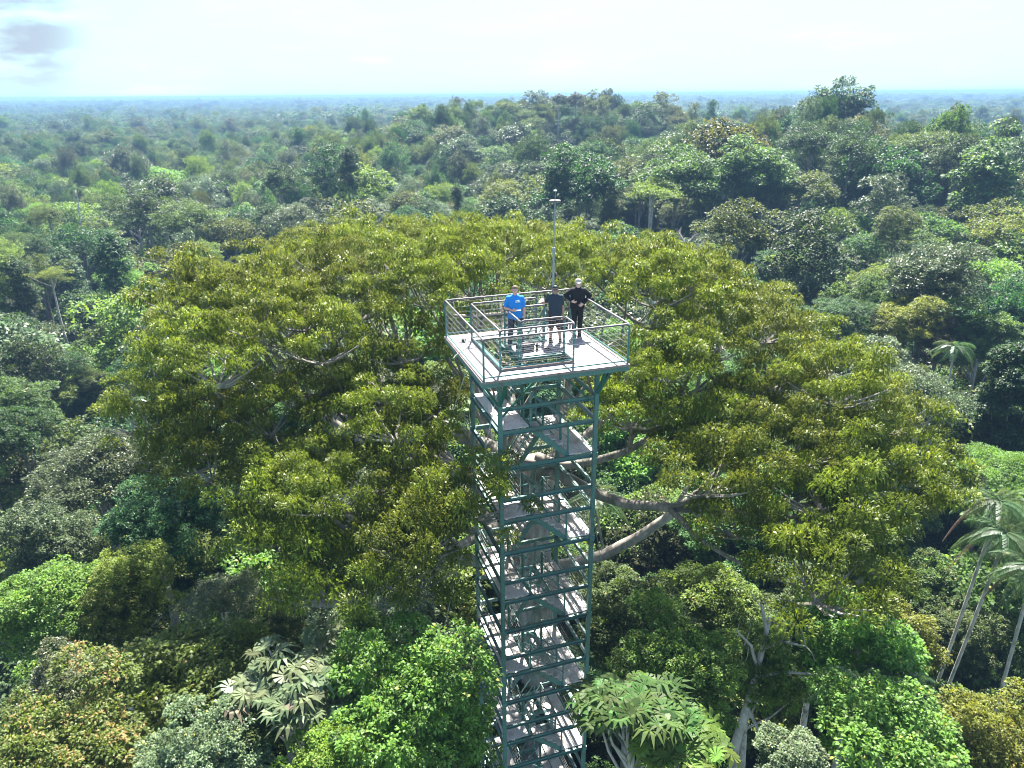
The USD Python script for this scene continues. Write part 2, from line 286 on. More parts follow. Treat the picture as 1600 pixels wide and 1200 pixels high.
# ------------------------------------------------------------------ the great spreading tree behind the tower
TC, YAW = np.array([0.565, 19.852]), 0.317     # tower centre and heading
cy_, sy_ = math.cos(YAW), math.sin(YAW)
def tower_local(p):
    d = np.asarray(p)[..., :2] - TC; return np.stack([d[..., 0] * cy_ + d[..., 1] * sy_, -d[..., 0] * sy_ + d[..., 1] * cy_], -1)
def clump_giant(g, nleaf=165):
    """A tuft of long hanging leaves."""
    ph = g.uniform(0, 6.283, nleaf); el = np.arcsin(g.uniform(-0.25, 1, nleaf))
    q = np.stack([np.cos(ph) * np.cos(el), np.sin(ph) * np.cos(el), np.sin(el)], -1)
    P = q * [0.27, 0.27, 0.21] * g.uniform(0.5, 1.2, (nleaf, 1)); D = unit(q * [1, 1, 0.5] + [0, 0, 0.12] + g.normal(0, 0.2, (nleaf, 3)))
    s = g.uniform(0.7, 1.25, nleaf)
    v, f = leaves(P, D, unit(q * .4 + [0, 0, 1.0]), 0.155 * s, 0.040 * s, 0.5)
    return v, f, np.repeat(np.clip(g.uniform(0.1, 0.93, nleaf) , 0, 1), 4)
for q in range(9):
    g = np.random.default_rng(700 + q)
    V, F, Rn, off = [], [], [], 0
    for d in shell(g, 25, -0.3):
        c = d * [1.4, 1.4, 1.0] * g.uniform(0.62, 1.2); c[2] += g.normal(0, .24) - 0.12 * (c[0] ** 2 + c[1] ** 2)
        v, f, rn = clump_giant(g); s = g.uniform(0.85, 1.3); a = g.uniform(0, 6.28); ca, sa = math.cos(a), math.sin(a)
        v = v * s @ np.array([[ca, sa, 0], [-sa, ca, 0], [0, 0, 1]]) + c
        V.append(v); F.append(f + off); off += len(v); Rn.append(np.clip(rn + g.uniform(-.2, .2), 0, 0.96))
    p = UsdGeom.Xform.Define(stage, f'/World/tree_kinds/giant_bough_{"abcdefghi"[q]}')
    put('leaves', trimesh.Trimesh(np.vstack(V), np.vstack(F), process=False), LEAF['giant'], p, rand=np.concatenate(Rn))
    ms = []
    for t in range(9):
        e = unit(g.normal(0, 1, 3) * [1, 1, .3]) * [1.3, 1.3, .4] + [0, 0, -.1]; ms.append(tube([[0, 0, -.75], e * .5 + [0, 0, -.45], e], [.05, .035, .012], 4, False))
    put('twigs', cat(ms), BARK_GIANT, p)
UPPER = [(238, 440), (262, 405), (330, 392), (480, 368), (600, 360), (740, 350), (832, 348), (920, 382), (1000, 396), (1100, 412), (1180, 446), (1250, 482), (1330, 530), (1400, 600), (1410, 640), (1250, 612), (1150, 590), (1050, 585), (990, 560), (960, 470), (700, 455), (680, 540), (600, 572), (500, 575), (420, 605), (300, 600), (215, 570), (225, 500)]
LOWER = [[(215, 650), (330, 632), (445, 665), (440, 745), (330, 765), (222, 720)], [(370, 725), (480, 705), (560, 730), (560, 850), (500, 895), (400, 880), (330, 850), (340, 765)],
         [(510, 645), (620, 635), (705, 690), (735, 742), (735, 790), (715, 830), (700, 900), (660, 960), (590, 900), (560, 840), (600, 745), (530, 700)], [(480, 870), (540, 865), (540, 900), (490, 905)],
         [(1010, 700), (1100, 665), (1240, 640), (1390, 645), (1495, 690), (1500, 780), (1425, 835), (1400, 925), (1280, 955), (1190, 880), (1120, 840), (1040, 780)]]
g = np.random.default_rng(21)
lob = []
def far_enough(p, dmin): return all(((p[0] - q[0]) ** 2 + (p[1] - q[1]) ** 2 + 2 * (p[2] - q[2]) ** 2) > dmin ** 2 for q in lob)
for _ in range(9000):                             # the upper umbrella, a shallow dome sampled in plan
    x, y = g.uniform(-18, 16), g.uniform(20, 43)
    z = -6.1 - 0.0125 * (x + 0.5) ** 2 - 0.010 * (y - 31) ** 2 + 2.6 * (meshkit.noise(np.array([x / 3.6, y / 3.6, 2.0]), 4) - .5) + g.normal(0, 0.25)
    p = np.array([x, y, EYE + z]); u, v, _z = project(p)[0]
    if not all(inside(UPPER, [u - 56, u + 56, u, u], [v, v, v - 14, v + 20])) or (abs(x - .6) < 3.0 and y < 23.6): continue
    if far_enough(p, 2.6 if (abs(x - 1.6) < 3.0 and y < 34) else 1.85): lob.append(p)
n_up = len(lob)
MIDDLE = [[(960, 575), (1350, 560), (1420, 640), (1330, 690), (1100, 700), (985, 690)], [(225, 575), (330, 600), (560, 585), (680, 610), (690, 660), (520, 670), (440, 690), (225, 670)]]
for poly in MIDDLE:                               # foliage between the umbrella and the hanging boughs
    pa = np.array(poly)
    for _ in range(500):
        u, v = g.uniform(pa[:, 0].min(), pa[:, 0].max()), g.uniform(pa[:, 1].min(), pa[:, 1].max())
        if not inside(poly, u, v)[0]: continue
        p = at(u, v, -8.6 - (v - 570) * 0.0125 + g.normal(0, 0.3))
        if np.abs(tower_local(p)).max() > 3.2 and far_enough(p, 2.0): lob.append(p)
for poly in LOWER:                                # the lower, outer boughs that hang towards the camera
    pa = np.array(poly)
    for _ in range(700):
        u, v = g.uniform(*np.c_[pa.min(0), pa.max(0)][0]), g.uniform(*np.c_[pa.min(0), pa.max(0)][1])
        if not (len(poly) < 5 or all(inside(poly, [u - 52, u + 52, u, u], [v, v, v - 20, v + 35]))): continue
        p = at(u, v, -9.3 - (v - 640) * 0.0098 + g.normal(0, 0.3))
        tl = tower_local(p)
        if np.abs(tl).max() < 1.9 or not far_enough(p, 1.75): continue
        lob.append(p)
lob.append(np.array([-1.12, 17.1, EYE - 9.75])); lob.append(np.array([-2.4, 17.2, EYE - 10.4]))
for _ in range(26):
    p = np.array([g.uniform(-3.5, 4.5), g.uniform(24.5, 27.5), EYE + g.uniform(-9.2, -7.8)])
    if far_enough(p, 2.8): lob.append(p)
lob = np.array(lob)
giant = xf('giant_tree', loc=(1.0, 26.6, 0))
tag(giant, 'huge spreading tree with yellow-green drooping foliage round the lookout tower', 'tree')
GO = np.array([1.0, 26.6, 0]); FORK = np.array([0, 0, EYE - 17.5])
from scipy.cluster.vq import kmeans2
LB = lob - GO
cen, lab = kmeans2(LB, 17, seed=3, minit='++')
zt = np.linspace(0, FORK[2] + 4, 9)
put('trunk', tube(np.c_[0.15 * np.sin(zt / 6), 0.15 * np.cos(zt / 7), zt], np.interp(zt, [0, 3, 24, 30], [1.7, 1.0, 0.72, 0.4]), 14), BARK_GIANT, giant, smooth=True)
for i, c in enumerate(cen):
    mem = LB[lab == i]
    if not len(mem): continue
    s = FORK + [0, 0, g.uniform(-1.5, 4.5)]; e = c + [0, 0, -1.1]; d = e - s
    t = np.linspace(0, 1, 9)[:, None]; ctl = s + d * [.62, .62, .12]
    pts = s * (1 - t) ** 2 + 2 * ctl * t * (1 - t) + e * t ** 2 + np.cumsum(g.normal(0, .2, (9, 3)), 0) * np.minimum(t * 4, 1) * (1 - t)
    ln_ = np.linalg.norm(d)
    limb = put('limb', tube(pts, np.interp(t[:, 0], [0, 1], [0.13 + 0.012 * ln_, 0.07]), 9), BARK_GIANT, giant, smooth=True)
    for m in mem:
        k = g.integers(4, 9); a = pts[k]; b = m + [0, 0, -0.55]; tt = np.linspace(0, 1, 5)[:, None]
        q = a + (b - a) * tt + np.array([0, 0, 1.]) * (-.08 * np.linalg.norm(b - a) * np.sin(np.pi * tt)) + g.normal(0, .1, (5, 3)) * np.sin(np.pi * tt)
        put('branch', tube(q, np.linspace(0.10, 0.03, 5), 5, False), BARK_GIANT, limb, smooth=True)
for i, m in enumerate(LB):
    b = xf('bough', pth(giant), m, g.uniform(0, 6.28), np.array([1, 1, 1.0]) * g.uniform(0.85, 1.15))
    b.GetPrim().GetReferences().AddInternalReference(f'/World/tree_kinds/giant_bough_{"abcdefghi"[g.integers(9)]}'); b.GetPrim().SetInstanceable(True)
GIANT_PTS = lob

# ------------------------------------------------------------------ the forest, tree by tree near the tower
taken = []          # (x, y, radius)
def plant(kind, lod, variant, color, x, y, top, R, label, group=None, cat_='tree', name=None, rot=None):
    if R > 6.2 and lod == 'mid' and kind in ('dome', 'broad', 'round'): kind = 'huge'
    pr = protos[f'{kind}_{lod}_{variant}']
    gz_ = float(ground_z(x, y)); s = R / pr['R']; sz = s * float(rng.uniform(.9, 1.12))
    t = xf(name or {'column': 'vine_covered_tree', 'flat': 'umbrella_tree', 'bigleaf': 'large_leaved_tree'}.get(kind, 'rainforest_tree'), loc=(x, y, top - pr['H'] * sz), rotz=rng.uniform(0, 6.28) if rot is None else rot, scale=(s, s, sz))
    UsdShade.MaterialBindingAPI.Apply(t.GetPrim()).Bind(LEAF[color])
    t.GetPrim().GetReferences().AddInternalReference(pr['path']); t.GetPrim().SetInstanceable(True)
    tag(t, label, cat_, group); taken.append((x, y, R)); return t
# photograph pixel of the crown's middle, its width in pixels, kind, colour, height of that point below the eye, label
NEAR = [
    (150, 725, 185, 'broad', 'grey', -18.5, 'dull grey-green dome-crowned tree left of the giant crown'),
    (68, 845, 130, 'round', 'grey', -18.5, 'small round greyish tree above the bright green mass at the left edge'),
    (203, 905, 125, 'round', 'lime', -16.4, 'bushy tree with bright yellow-green top and dark lower half'),
    (60, 935, 190, 'dome', 'bright', -16.0, 'lush bright green tree at the left edge below the small grey one'),
    (165, 960, 130, 'open', 'bright', -16.7, 'bright green tree beside the dark hollow at lower left'),
    (345, 935, 145, 'flat', 'silver', -16.2, 'pale silvery flat-topped tree under the giant crown at lower left'),
    (110, 1055, 130, 'open', 'silver', -14.0, 'silver-grey feathery tree above the rust-tinted crown'),
    (285, 1050, 230, 'bigleaf', 'bright', -14.0, 'pale green tree of large drooping leaves at lower left'),
    (85, 1160, 250, 'dome', 'rust', -13.0, 'rust-tinted tree crown in the bottom left corner'),
    (320, 1170, 190, 'dome', 'silver', -13.0, 'silvery grey dome of foliage at the bottom left of the tower'),
    (632, 1095, 250, 'round', 'bright', -13.0, 'large dense mid green tree just left of the tower base'),
    (255, 805, 185, 'broad', 'blue', -18.5, 'blue-green tree between the grey dome and the giant crown'),
    (1065, 1030, 200, 'dome', 'bright', -14.0, 'fresh green rounded tree just right of the tower'),
    (990, 960, 170, 'open', 'mid', -18.9, 'loose mid green tree in the shade right of the tower'),
    (1345, 1000, 180, 'bigleaf', 'bright', -16.9, 'vine-hung large-leaved tree right of the pale bare trunk'),
    (1380, 1130, 200, 'bigleaf', 'bright', -13.0, 'broad mass of heart-shaped leaves at the bottom right of the pale trunk'),
    (1500, 985, 110, 'round', 'mid', -23.2, 'compact green tree behind the leaning palm trunks'),
    (1445, 1130, 100, 'column', 'mid', -23.4, 'narrow green tree at the foot of the leaning palm'),
    (1550, 1055, 150, 'round', 'mid', -25.0, 'rounded mid green tree at the right edge under the palms'),
    (1555, 1165, 230, 'dome', 'lime', -17.5, 'yellow-green crown in the bottom right corner'),
    (1570, 735, 150, 'flat', 'bright', -18.0, 'light green layered tree at the right edge of the picture'),
    (1580, 600, 85, 'column', 'deep', -17.0, 'tall dark vine-draped column at the right edge'),
    (1445, 620, 160, 'flat', 'grey', -17.5, 'grey-green umbrella tree with pale trunk right of the giant crown'),
    (1308, 488, 105, 'broad', 'blue', -17.5, 'feathery blue-green crown touching the giant crown on the right'),
    (1425, 492, 120, 'dome', 'lime', -17.0, 'light green rounded crown right of the feathery one'),
    (1372, 462, 100, 'dome', 'mid', -17.0, 'green domed tree behind the light green rounded crown'),
    (1462, 420, 150, 'dome', 'grey', -14.0, 'large dark grey-green tree below the ridge at right'),
    (1472, 528, 75, 'round', 'brown', -18.5, 'small brownish tree right of the light green crown'),
    (1530, 520, 130, 'open', 'mid', -18.0, 'pale-stemmed green tree near the right edge'),
    (1555, 660, 100, 'dome', 'bright', -20.0, 'bright green crown left of the vine-draped column foot'),
    (1255, 385, 130, 'round', 'deep', -15.0, 'dark green tree with pale trunk below the ridge'),
    (1150, 345, 120, 'dome', 'olive', -13.0, 'olive tree behind the right shoulder of the giant crown'),
    (905, 265, 130, 'dome', 'deep', -11.0, 'big dark tree behind the mast'),
    (1303, 186, 112, 'round', 'deep', -5.7, 'tall dark emergent tree breaking the horizon at right'),
    (1375, 262, 150, 'dome', 'deep', -11.5, 'dark crown below the emergent tree'),
    (1500, 235, 85, 'dome', 'deep', -8.8, 'dark rounded tree at the right end of the ridge'),
    (1440, 225, 110, 'broad', 'olive', -8.5, 'broad olive crown on the ridge beside the dark rounded tree'),
    (1255, 285, 120, 'broad', 'olive', -13.0, 'wide olive-green crown on the ridge slope'),
    (1140, 215, 120, 'open', 'olive', -7.0, 'loose olive-green trees on the ridge left of the emergent'),
    (1180, 260, 130, 'dome', 'mid', -10.8, 'mid green tree below the loose olive crown'),
    (1060, 265, 130, 'dome', 'mid', -11.0, 'rounded green crown between the mast and the ridge'),
    (1020, 300, 110, 'flat', 'bright', -13.5, 'light green spreading crown right of the mast'),
    (1385, 310, 80, 'round', 'grey', -13.8, 'round greyish tree in front of the dark ridge'),
    (1400, 350, 70, 'round', 'mid', -15.0, 'small rounded green tree under the greyish one'),
    (1540, 290, 90, 'column', 'mid', -13.0, 'green trees sloping down at the right end of the ridge'),
    (172, 395, 48, 'column', 'deep', -17.0, 'leaning dark column of vines at left'),
    (225, 318, 90, 'dome', 'deep', -15.5, 'dark domed tree in the left middle distance'),
    (438, 272, 66, 'dome', 'deep', -13.5, 'dark rounded tree left of the spiky trees'),
    (512, 262, 80, 'round', 'deep', -12.8, 'dark mass of trees in the left middle distance'),
    (545, 250, 30, 'column', 'deep', -11.0, 'narrow spiky dark tree in the left middle distance'),
    (300, 335, 110, 'broad', 'olive', -16.5, 'wide flat olive crown left of the giant tree'),
    (455, 330, 80, 'broad', 'silver', -16.0, 'pale grey-green crown behind the left of the giant tree'),
    (80, 430, 60, 'flat', 'bright', -18.0, 'light green small umbrella tree at far left'),
    (25, 430, 45, 'column', 'deep', -18.0, 'dark column of vines at the left edge'),
    (714, 300, 18, 'column', 'deep', -15.0, 'slim dark tree behind the giant crown'),
    (500, 235, 40, 'broad', 'mid', -11.0, 'mid green crown beyond the spiky trees'),
    (680, 590, 90, 'bigleaf', 'bright', -21.5, 'sunlit bright green tree seen through the gap left of the platform'),
    (450, 640, 130, 'dome', 'mid', -20.0, 'green tree under the left side of the giant crown'),
    (560, 790, 110, 'open', 'silver', -22.0, 'pale silvery foliage in the gap between hanging boughs'),
    (1150, 790, 200, 'broad', 'mid', -22.0, 'shaded green tree below the right boughs of the giant crown'),
    (420, 985, 120, 'round', 'mid', -18.9, 'dark-bottomed tree behind the pale large-leaved one'),
    (1105, 925, 150, 'open', 'bright', -20.0, 'loose bright green tree below the pale horizontal limb right of the tower'),
    (1185, 1030, 140, 'open', 'bright', -17.6, 'fresh green loose tree behind the leaning pale trunk'),
    (965, 920, 110, 'open', 'mid', -22.0, 'small green tree in the hollow just right of the tower'),
    (1275, 985, 150, 'open', 'mid', -19.0, 'leafy green tree right of the top of the leaning pale trunk'),
    (1410, 985, 120, 'bigleaf', 'lime', -20.5, 'yellowish green vine-hung tree left of the leaning palms'),
    (1235, 1185, 120, 'open', 'silver', -13.0, 'pale sprawling shrubby tree at the foot of the leaning pale trunk'),
    (1440, 905, 120, 'open', 'mid', -22.5, 'green tree in the dip between the giant crown and the palms'),
    (560, 985, 110, 'open', 'bright', -19.5, 'small pale green tree under the tip of the hanging boughs'),
    (520, 1165, 130, 'open', 'lime', -13.0, 'yellowish green shrubby tree at the bottom left of the dense green tree'),
    (390, 1120, 120, 'bigleaf', 'mid', -13.0, 'shaded large-leaved tree below the pale rosettes'),
    (1268, 214, 80, 'dome', 'deep', -7.0, 'dark crown on the left shoulder of the tall emergent tree'),
    (1335, 222, 80, 'dome', 'deep', -7.4, 'dark crown on the right shoulder of the tall emergent tree'),
]
NEAR_N = 0
for (u, v, w, kind, col, dz, label) in NEAR:
    p = at(u, v, dz); slant = float((p - [0, 0, EYE]) @ FWD); R = w / 2 * slant / FOCAL
    lod = 'near' if slant < 75 else 'mid'
    H = {'round': .9, 'column': 2.2, 'dome': .45, 'broad': .3, 'flat': .25, 'open': .5, 'bigleaf': .45}[kind] * R
    plant(kind, lod, 'ab'[NEAR_N % 2], col, p[0], p[1], p[2] + H * .8, R, label); NEAR_N += 1

# ------------------------------------------------------------------ palms, cecropias, bare trees
def frond_mesh(g, Lf, nl=42, wl=0.46, droop=.95, up=.55):
    """An arching feather leaf along +x: a rib and two rows of leaflets."""
    t = np.linspace(0, 1, 10); rib = np.c_[Lf * t * (1 - .12 * t), np.zeros(10), Lf * (up * t - droop * t ** 2)]
    m = tube(rib, np.linspace(.022, .004, 10), 4, False); tt = np.linspace(.12, .99, nl)
    p = np.c_[np.interp(tt, t, rib[:, 0]), np.zeros(nl), np.interp(tt, t, rib[:, 2])]; d = unit(np.gradient(p, axis=0)); V, F, o = [m.vertices], [m.faces], len(m.vertices)
    for s in (-1, 1):
        D = unit(d * .75 + np.array([0, s, 0]) + np.c_[np.zeros(nl), np.zeros(nl), -.35 - g.uniform(0, .5, nl)]); v, f = leaves(p, D, np.tile([0, s * -.2, 1.0], (nl, 1)), wl * np.sin(np.pi * (tt * .75 + .22)) + .08, .024, .45)
        V.append(v); F.append(f + o); o += len(v)
    v = np.vstack(V); return trimesh.Trimesh(v, np.vstack(F), process=False), g.uniform(.2, .8, len(v))
DEADFROND = leaf_mat('leaf_dead_frond', (.20, .15, .11), (.15, .1, .06))
def palm(px, py, foot_px, foot_py, dz, label, R=2.0, name='palm_tree', group=None, nf=13, dead=2, R0=.062):
    c = at(px, py, dz); gz_ = 0.0; fd = ray(foot_px, foot_py); k = c[1] * 1.0 / fd[1] * .985; f = np.array([0, 0, EYE]) + fd * k
    lean = (f[:2] - c[:2]) / max(1e-6, (c[2] - f[2])); base = np.array([*(c[:2] + lean * c[2] * .8), float(ground_z(*c[:2]))])
    P = xf(name, loc=base); tag(P, label, 'palm', group); g = np.random.default_rng(int(px * 7 + py)); q = c - base
    mid = (f - base) if f[2] > 1 else q * .5
    ts = np.linspace(0, 1, 12)[:, None]; tp_ = q * ts + np.array([.12, 0, 0]) * np.sin(np.pi * ts)
    put('trunk', tube(tp_, np.linspace(R0 * 1.5, R0, 12), 9), BARK_PALE, P, smooth=True)
    put('crownshaft', tube([q, q + [0, 0, .55]], [R0 * 1.25, R0 * .6], 8), LEAF['palm'], P, smooth=True)
    for i in range(nf + dead):
        a = i * 2.4 + g.uniform(-.2, .2); dd = i >= nf
        m, rn = frond_mesh(g, R * g.uniform(.85, 1.1), droop=(.75 + .25 * (i / nf)) if not dd else 1.5, up=(.75 - .55 * (i / nf)) if not dd else .1)
        ca, sa = math.cos(a), math.sin(a); m.vertices = m.vertices @ np.array([[ca, sa, 0], [-sa, ca, 0], [0, 0, 1]]) + q + [0, 0, .5]
        fr_ = put('frond', m, DEADFROND if dd else LEAF['palm'], P, rand=rn)
        if dd: tag(fr_, 'withered brown frond hanging under the crown')
    taken.append((c[0], c[1], 1.2))
palm(1558, 800, 1475, 1015, -15.6, 'leaning palm at the right edge, the rear one of the close pair', 1.9)
palm(1568, 850, 1470, 1075, -16.2, 'leaning palm at the right edge with the longest visible trunk', 1.8)
palm(1612, 905, 1580, 1015, -16.6, 'palm whose curved trunk enters at the right edge of the picture', 1.7)
palm(1490, 552, 1480, 610, -16.8, 'small bushy palm right of the giant crown beside the brownish tree', 1.6, nf=15, dead=0)
palm(930, 790, 945, 860, -19.5, 'low palm with spiky fronds right behind the tower', 2.0, nf=14, dead=0)
palm(1350, 1100, 1350, 1150, -17.0, 'young palm with drooping fronds among the bottom right foliage', 1.6, nf=12, dead=0)
palm(1400, 1090, 1400, 1150, -17.3, 'young upright palm beside the drooping one at bottom right', 1.5, nf=10, dead=0)
def far_palm(px, py, dz, label, R=2.8): palm(px, py, px + 3, py + 40, dz, label, R, nf=14, dead=0, R0=.1)
far_palm(205, 640, -18.6, 'small palm among the trees left of the giant crown', 1.5); far_palm(120, 300, -15.5, 'far palm tuft in the left distance', 3.2); far_palm(1018, 420, -15.0, 'palm tuft behind the right shoulder of the giant crown', 2.8)
def palmate(g, c, R, n=11, tilt=0.0):
    """One hand-shaped leaf: lobes radiating from the stalk's end."""
    a = np.arange(n) * 2 * np.pi / n + g.uniform(0, 6.28); w = 1 - .35 * np.cos(a - a[0]); D = np.stack([np.cos(a), np.sin(a), np.full(n, -.12)], -1)
    v, f = leaves(np.tile([0., 0, 0], (n, 1)), D, np.tile([0, 0, 1.], (n, 1)), R * w, R * .24, .25)
    ax = g.uniform(0, 6.28); M = trimesh.transformations.rotation_matrix(tilt, [math.cos(ax), math.sin(ax), 0])[:3, :3]; return v @ M.T + c, f
def cecropia(px, py, w, dz, label, color, name='cecropia_tree', nb=9, per=9, R=.42, spread=1.0):
    c = at(px, py, dz); slant = float((c - [0, 0, EYE]) @ FWD); W_ = w / 2 * slant / FOCAL; base = np.array([c[0], c[1] + .4, float(ground_z(*c[:2]))]); q = c - base
    P = xf(name, loc=base); tag(P, label, 'tree'); g = np.random.default_rng(int(px + py)); top_ = q + [0, 0, -1.0]
    put('trunk', tube([(0, 0, 0), q * .5 + [.1, 0, 0], top_], [.17, .13, .09], 9), BARK_PALE, P, smooth=True)
    col = LEAF[color]
    for b in range(nb):
        d = shell(g, nb, .1)[b]; e = q + d * [W_ * .85, W_ * .85, W_ * .55] * spread; s = top_ - [0, 0, g.uniform(0, 2.2)]; m = s * .4 + e * .6 - [0, 0, .35]
        br = put('branch', tube([s, m, e], [.05, .035, .022], 6), BARK_PALE, P, smooth=True)
        for k in range(per):
            a = k * 2.4; o = np.array([math.cos(a), math.sin(a), .1 - .25 * (k / per)]) * (R * (.55 + .75 * k / per)); v, f = palmate(g, e + o, R * g.uniform(.8, 1.15), 11, g.uniform(.15, .6))
            v2 = np.vstack([v, [e, e + o * .5 + [0, .01, 0], e + o, e + o + [.008, .008, 0]]]); f2 = np.vstack([f, [[len(v), len(v) + 1, len(v) + 2], [len(v), len(v) + 2, len(v) + 3]]])
            put('leaf', trimesh.Trimesh(v2, f2, process=False), DEADFROND if (k == per - 1 and b % 4 == 3) else col, P, rand=np.full(len(v2), g.uniform(.2, .85)))
    taken.append((c[0], c[1], W_ * .8))
cecropia(990, 1120, 145, -13.2, 'tree with large hand-shaped leaves beside the tower at bottom right', 'mid', R=.38, nb=15, per=10)
cecropia(462, 1060, 180, -12.9, 'open tree with pale leaf rosettes on bare forked branches', 'silver', R=.40, nb=11, per=8, spread=1.15)
cecropia(1060, 1190, 170, -14.0, 'second tree of hand-shaped leaves at the bottom edge right of the tower', 'bright', R=.45, nb=8, per=8)
cecropia(735, 640, 60, -20.5, 'hand-leaved tree glimpsed in the gap left of the platform', 'bright', R=.5, nb=7, per=7)
def bare_tree(px, py, foot, dz, limbs_px, label, r0=.13, twigs=26, leafy=None, name='bare_tree'):
    c = at(px, py, dz); f = at(*foot, dz - 3.4); base = np.array([f[0], f[1], float(ground_z(*f[:2]))]); P = xf(name, loc=base); tag(P, label, 'tree'); g = np.random.default_rng(int(px * 3 + py))
    q, fo = c - base, f - base
    put('trunk', tube([(0, 0, 0), fo, fo + (q - fo) * .5 + [.06, 0, 0], q], [r0 * 1.5, r0 * 1.1, r0 * .85, r0 * .45], 10), BARK_PALE, P, smooth=True)
    for k, (s, (u, v), dd) in enumerate(limbs_px):
        a = fo + (q - fo) * s; e = at(u, v, dz + dd) - base; m = (a + e) / 2 + g.normal(0, .08, 3); lb_ = put('limb', tube([a, m, e], [r0 * .5, r0 * .38, r0 * .18], 7), BARK_PALE, P, smooth=True); ms = []
        for _ in range(max(3, twigs // len(limbs_px))):
            t = g.uniform(.35, 1); s0 = a + (e - a) * t; d = unit(unit(e - a) * .5 + g.normal(0, .6, 3) + [0, 0, .3]) * g.uniform(.3, 1.0); ms.append(tube([s0, s0 + d * .5 + g.normal(0, .05, 3), s0 + d], [.02, .014, .006], 4, False))
        put('twig', cat(ms), BARK_PALE, lb_)
bare_tree(1203, 965, (1150, 1160), -16.0, [(.52, (1290, 1055), -1.0), (.75, (1260, 1010), -.4), (.9, (1188, 940), .6), (.97, (1222, 975), .3), (.6, (1150, 985), .2), (.3, (1215, 1180), -3.0)], 'leaning pale tree with bare forked limbs right of the tower')
bare_tree(1070, 372, (1085, 420), -14.5, [(.3, (1045, 380), -.3), (.5, (1100, 378), -.2), (.7, (1060, 362), .4), (.8, (1088, 366), .3)], 'leafless pale grey tree behind the right shoulder of the giant crown', r0=.2, twigs=60)
for u, v, w, lab in ((873, 160, 26, 'open pale far treetop, left one of the pair on the skyline'), (899, 158, 34, 'open pale far treetop, right one of the pair on the skyline')):
    d = ray(u, v); p = np.array([0, 0, EYE]) + d * 240; plant('open', 'mid', 'a', 'grey', p[0], p[1], min(EYE + .8, p[2] + 2.5), w / 2 * 240 / FOCAL, lab)

def clear_of_tower(x, y, R):
    l = np.abs(tower_local((x, y))); return max(l) > 1.5 + R
# fill: every other tree the picture shows singly, on a jittered grid thinned round the ones above
COLORS = ['deep', 'mid', 'mid', 'olive', 'mid', 'grey', 'blue', 'bright', 'deep', 'silver', 'grey', 'bright', 'mid', 'deep']
KW = dict(dome=.3, broad=.2, round=.2, open=.12, flat=.08, column=.05, bigleaf=.05)
LOOK = dict(deep='dark green', mid='mid green', olive='olive green', grey='dull grey-green', blue='blue-green', bright='bright green', silver='pale silvery', lime='yellow-green')
SHAPEWORD = dict(dome='domed', broad='broad-crowned', round='round-headed', open='loose-crowned', flat='flat-topped', column='vine-covered', bigleaf='large-leaved')
def where(u, v):
    side = 'left of the giant crown' if u < 230 and v > 380 else 'right of the giant crown' if u > 1330 and v > 430 else 'below the giant crown' if v > 640 else None
    if side is None: side = ('at far left' if u < 330 else 'behind the left of the giant crown' if u < 700 else 'behind the mast' if u < 1000 else 'below the ridge at right' if u < 1330 else 'at far right')
    return side
cand = []
for ix in range(-70, 71):
    for iy in range(-2, 60):
        x = (ix + rng.uniform(-.42, .42)) * 6.6; y = 14 + (iy + rng.uniform(-.42, .42)) * 6.6
        cand.append((x, y))
cand.sort(key=lambda c: math.hypot(*c))
near_singles, mid_pts, count = [], [], 0
for (x, y) in cand:
    d = math.hypot(x, y)
    if d < 11 or d > 340 or y < 2: continue
    if abs(math.atan2(x, y)) > 0.78: continue
    R = rng.uniform(2.4, 4.8) if d < 60 else 2.4 + 4.2 * rng.uniform() ** 1.6; kind = rng.choice(list(KW), p=list(KW.values()))
    if kind == 'column': R = rng.uniform(1.4, 2.2)
    if any((x - a) ** 2 + (y - b) ** 2 < (0.53 * (R + c)) ** 2 for a, b, c in taken): continue
    if kind == 'bigleaf' and d > 34: kind = 'open'
    gz_ = float(ground_z(x, y)); top = gz_ + rng.uniform(19.0, 24.5) + (rng.uniform(0, 5) if d > 90 and rng.uniform() < .2 else 0)
    dg = np.hypot(GIANT_PTS[:, 0] - x, GIANT_PTS[:, 1] - y).min()
    if dg < 3.2: top = min(top, rng.uniform(15.5, 20.5))
    if d < 24: top = min(top, rng.uniform(19, 23))
    if not clear_of_tower(x, y, R * .9) or (abs(x - .3) < 2.5 and y < 19): continue
    u, v, _z = project((x, y, top - 1))[0]
    if u > 1400 and d < 28: top = min(top, rng.uniform(11, 14.5)); u, v, _z = project((x, y, top - 1))[0]
    if not (-160 < u < 1760 and v < 1420): continue
    col = rng.choice(COLORS)
    if gz_ > 7: col = rng.choice(['deep', 'olive', 'mid', 'deep', 'grey'])
    if count < 235 and -40 < u < 1640 and v < 1260:
        plant(kind, 'near' if d < 62 else 'mid', rng.choice(['a', 'b']), col, x, y, top, R, f'{LOOK[col]} {SHAPEWORD[kind]} tree {where(u, v)}', 'rainforest trees round the lookout tower'); count += 1
    else:
        taken.append((x, y, R)); mid_pts.append((x, y, top, R, kind, col, gz_))
ORD = ['', 'second', 'third', 'fourth', 'fifth', 'sixth', 'seventh', 'eighth', 'ninth']
NUM = ['', '', 'two', 'three', 'four', 'five', 'six', 'seven', 'eight', 'nine', 'ten', 'eleven', 'twelve']
by = {}
for pr_ in stage.GetPrimAtPath('/World').GetChildren():
    if pr_.GetCustomDataByKey('group') == 'rainforest trees round the lookout tower': by.setdefault(pr_.GetCustomDataByKey('label'), []).append(pr_)
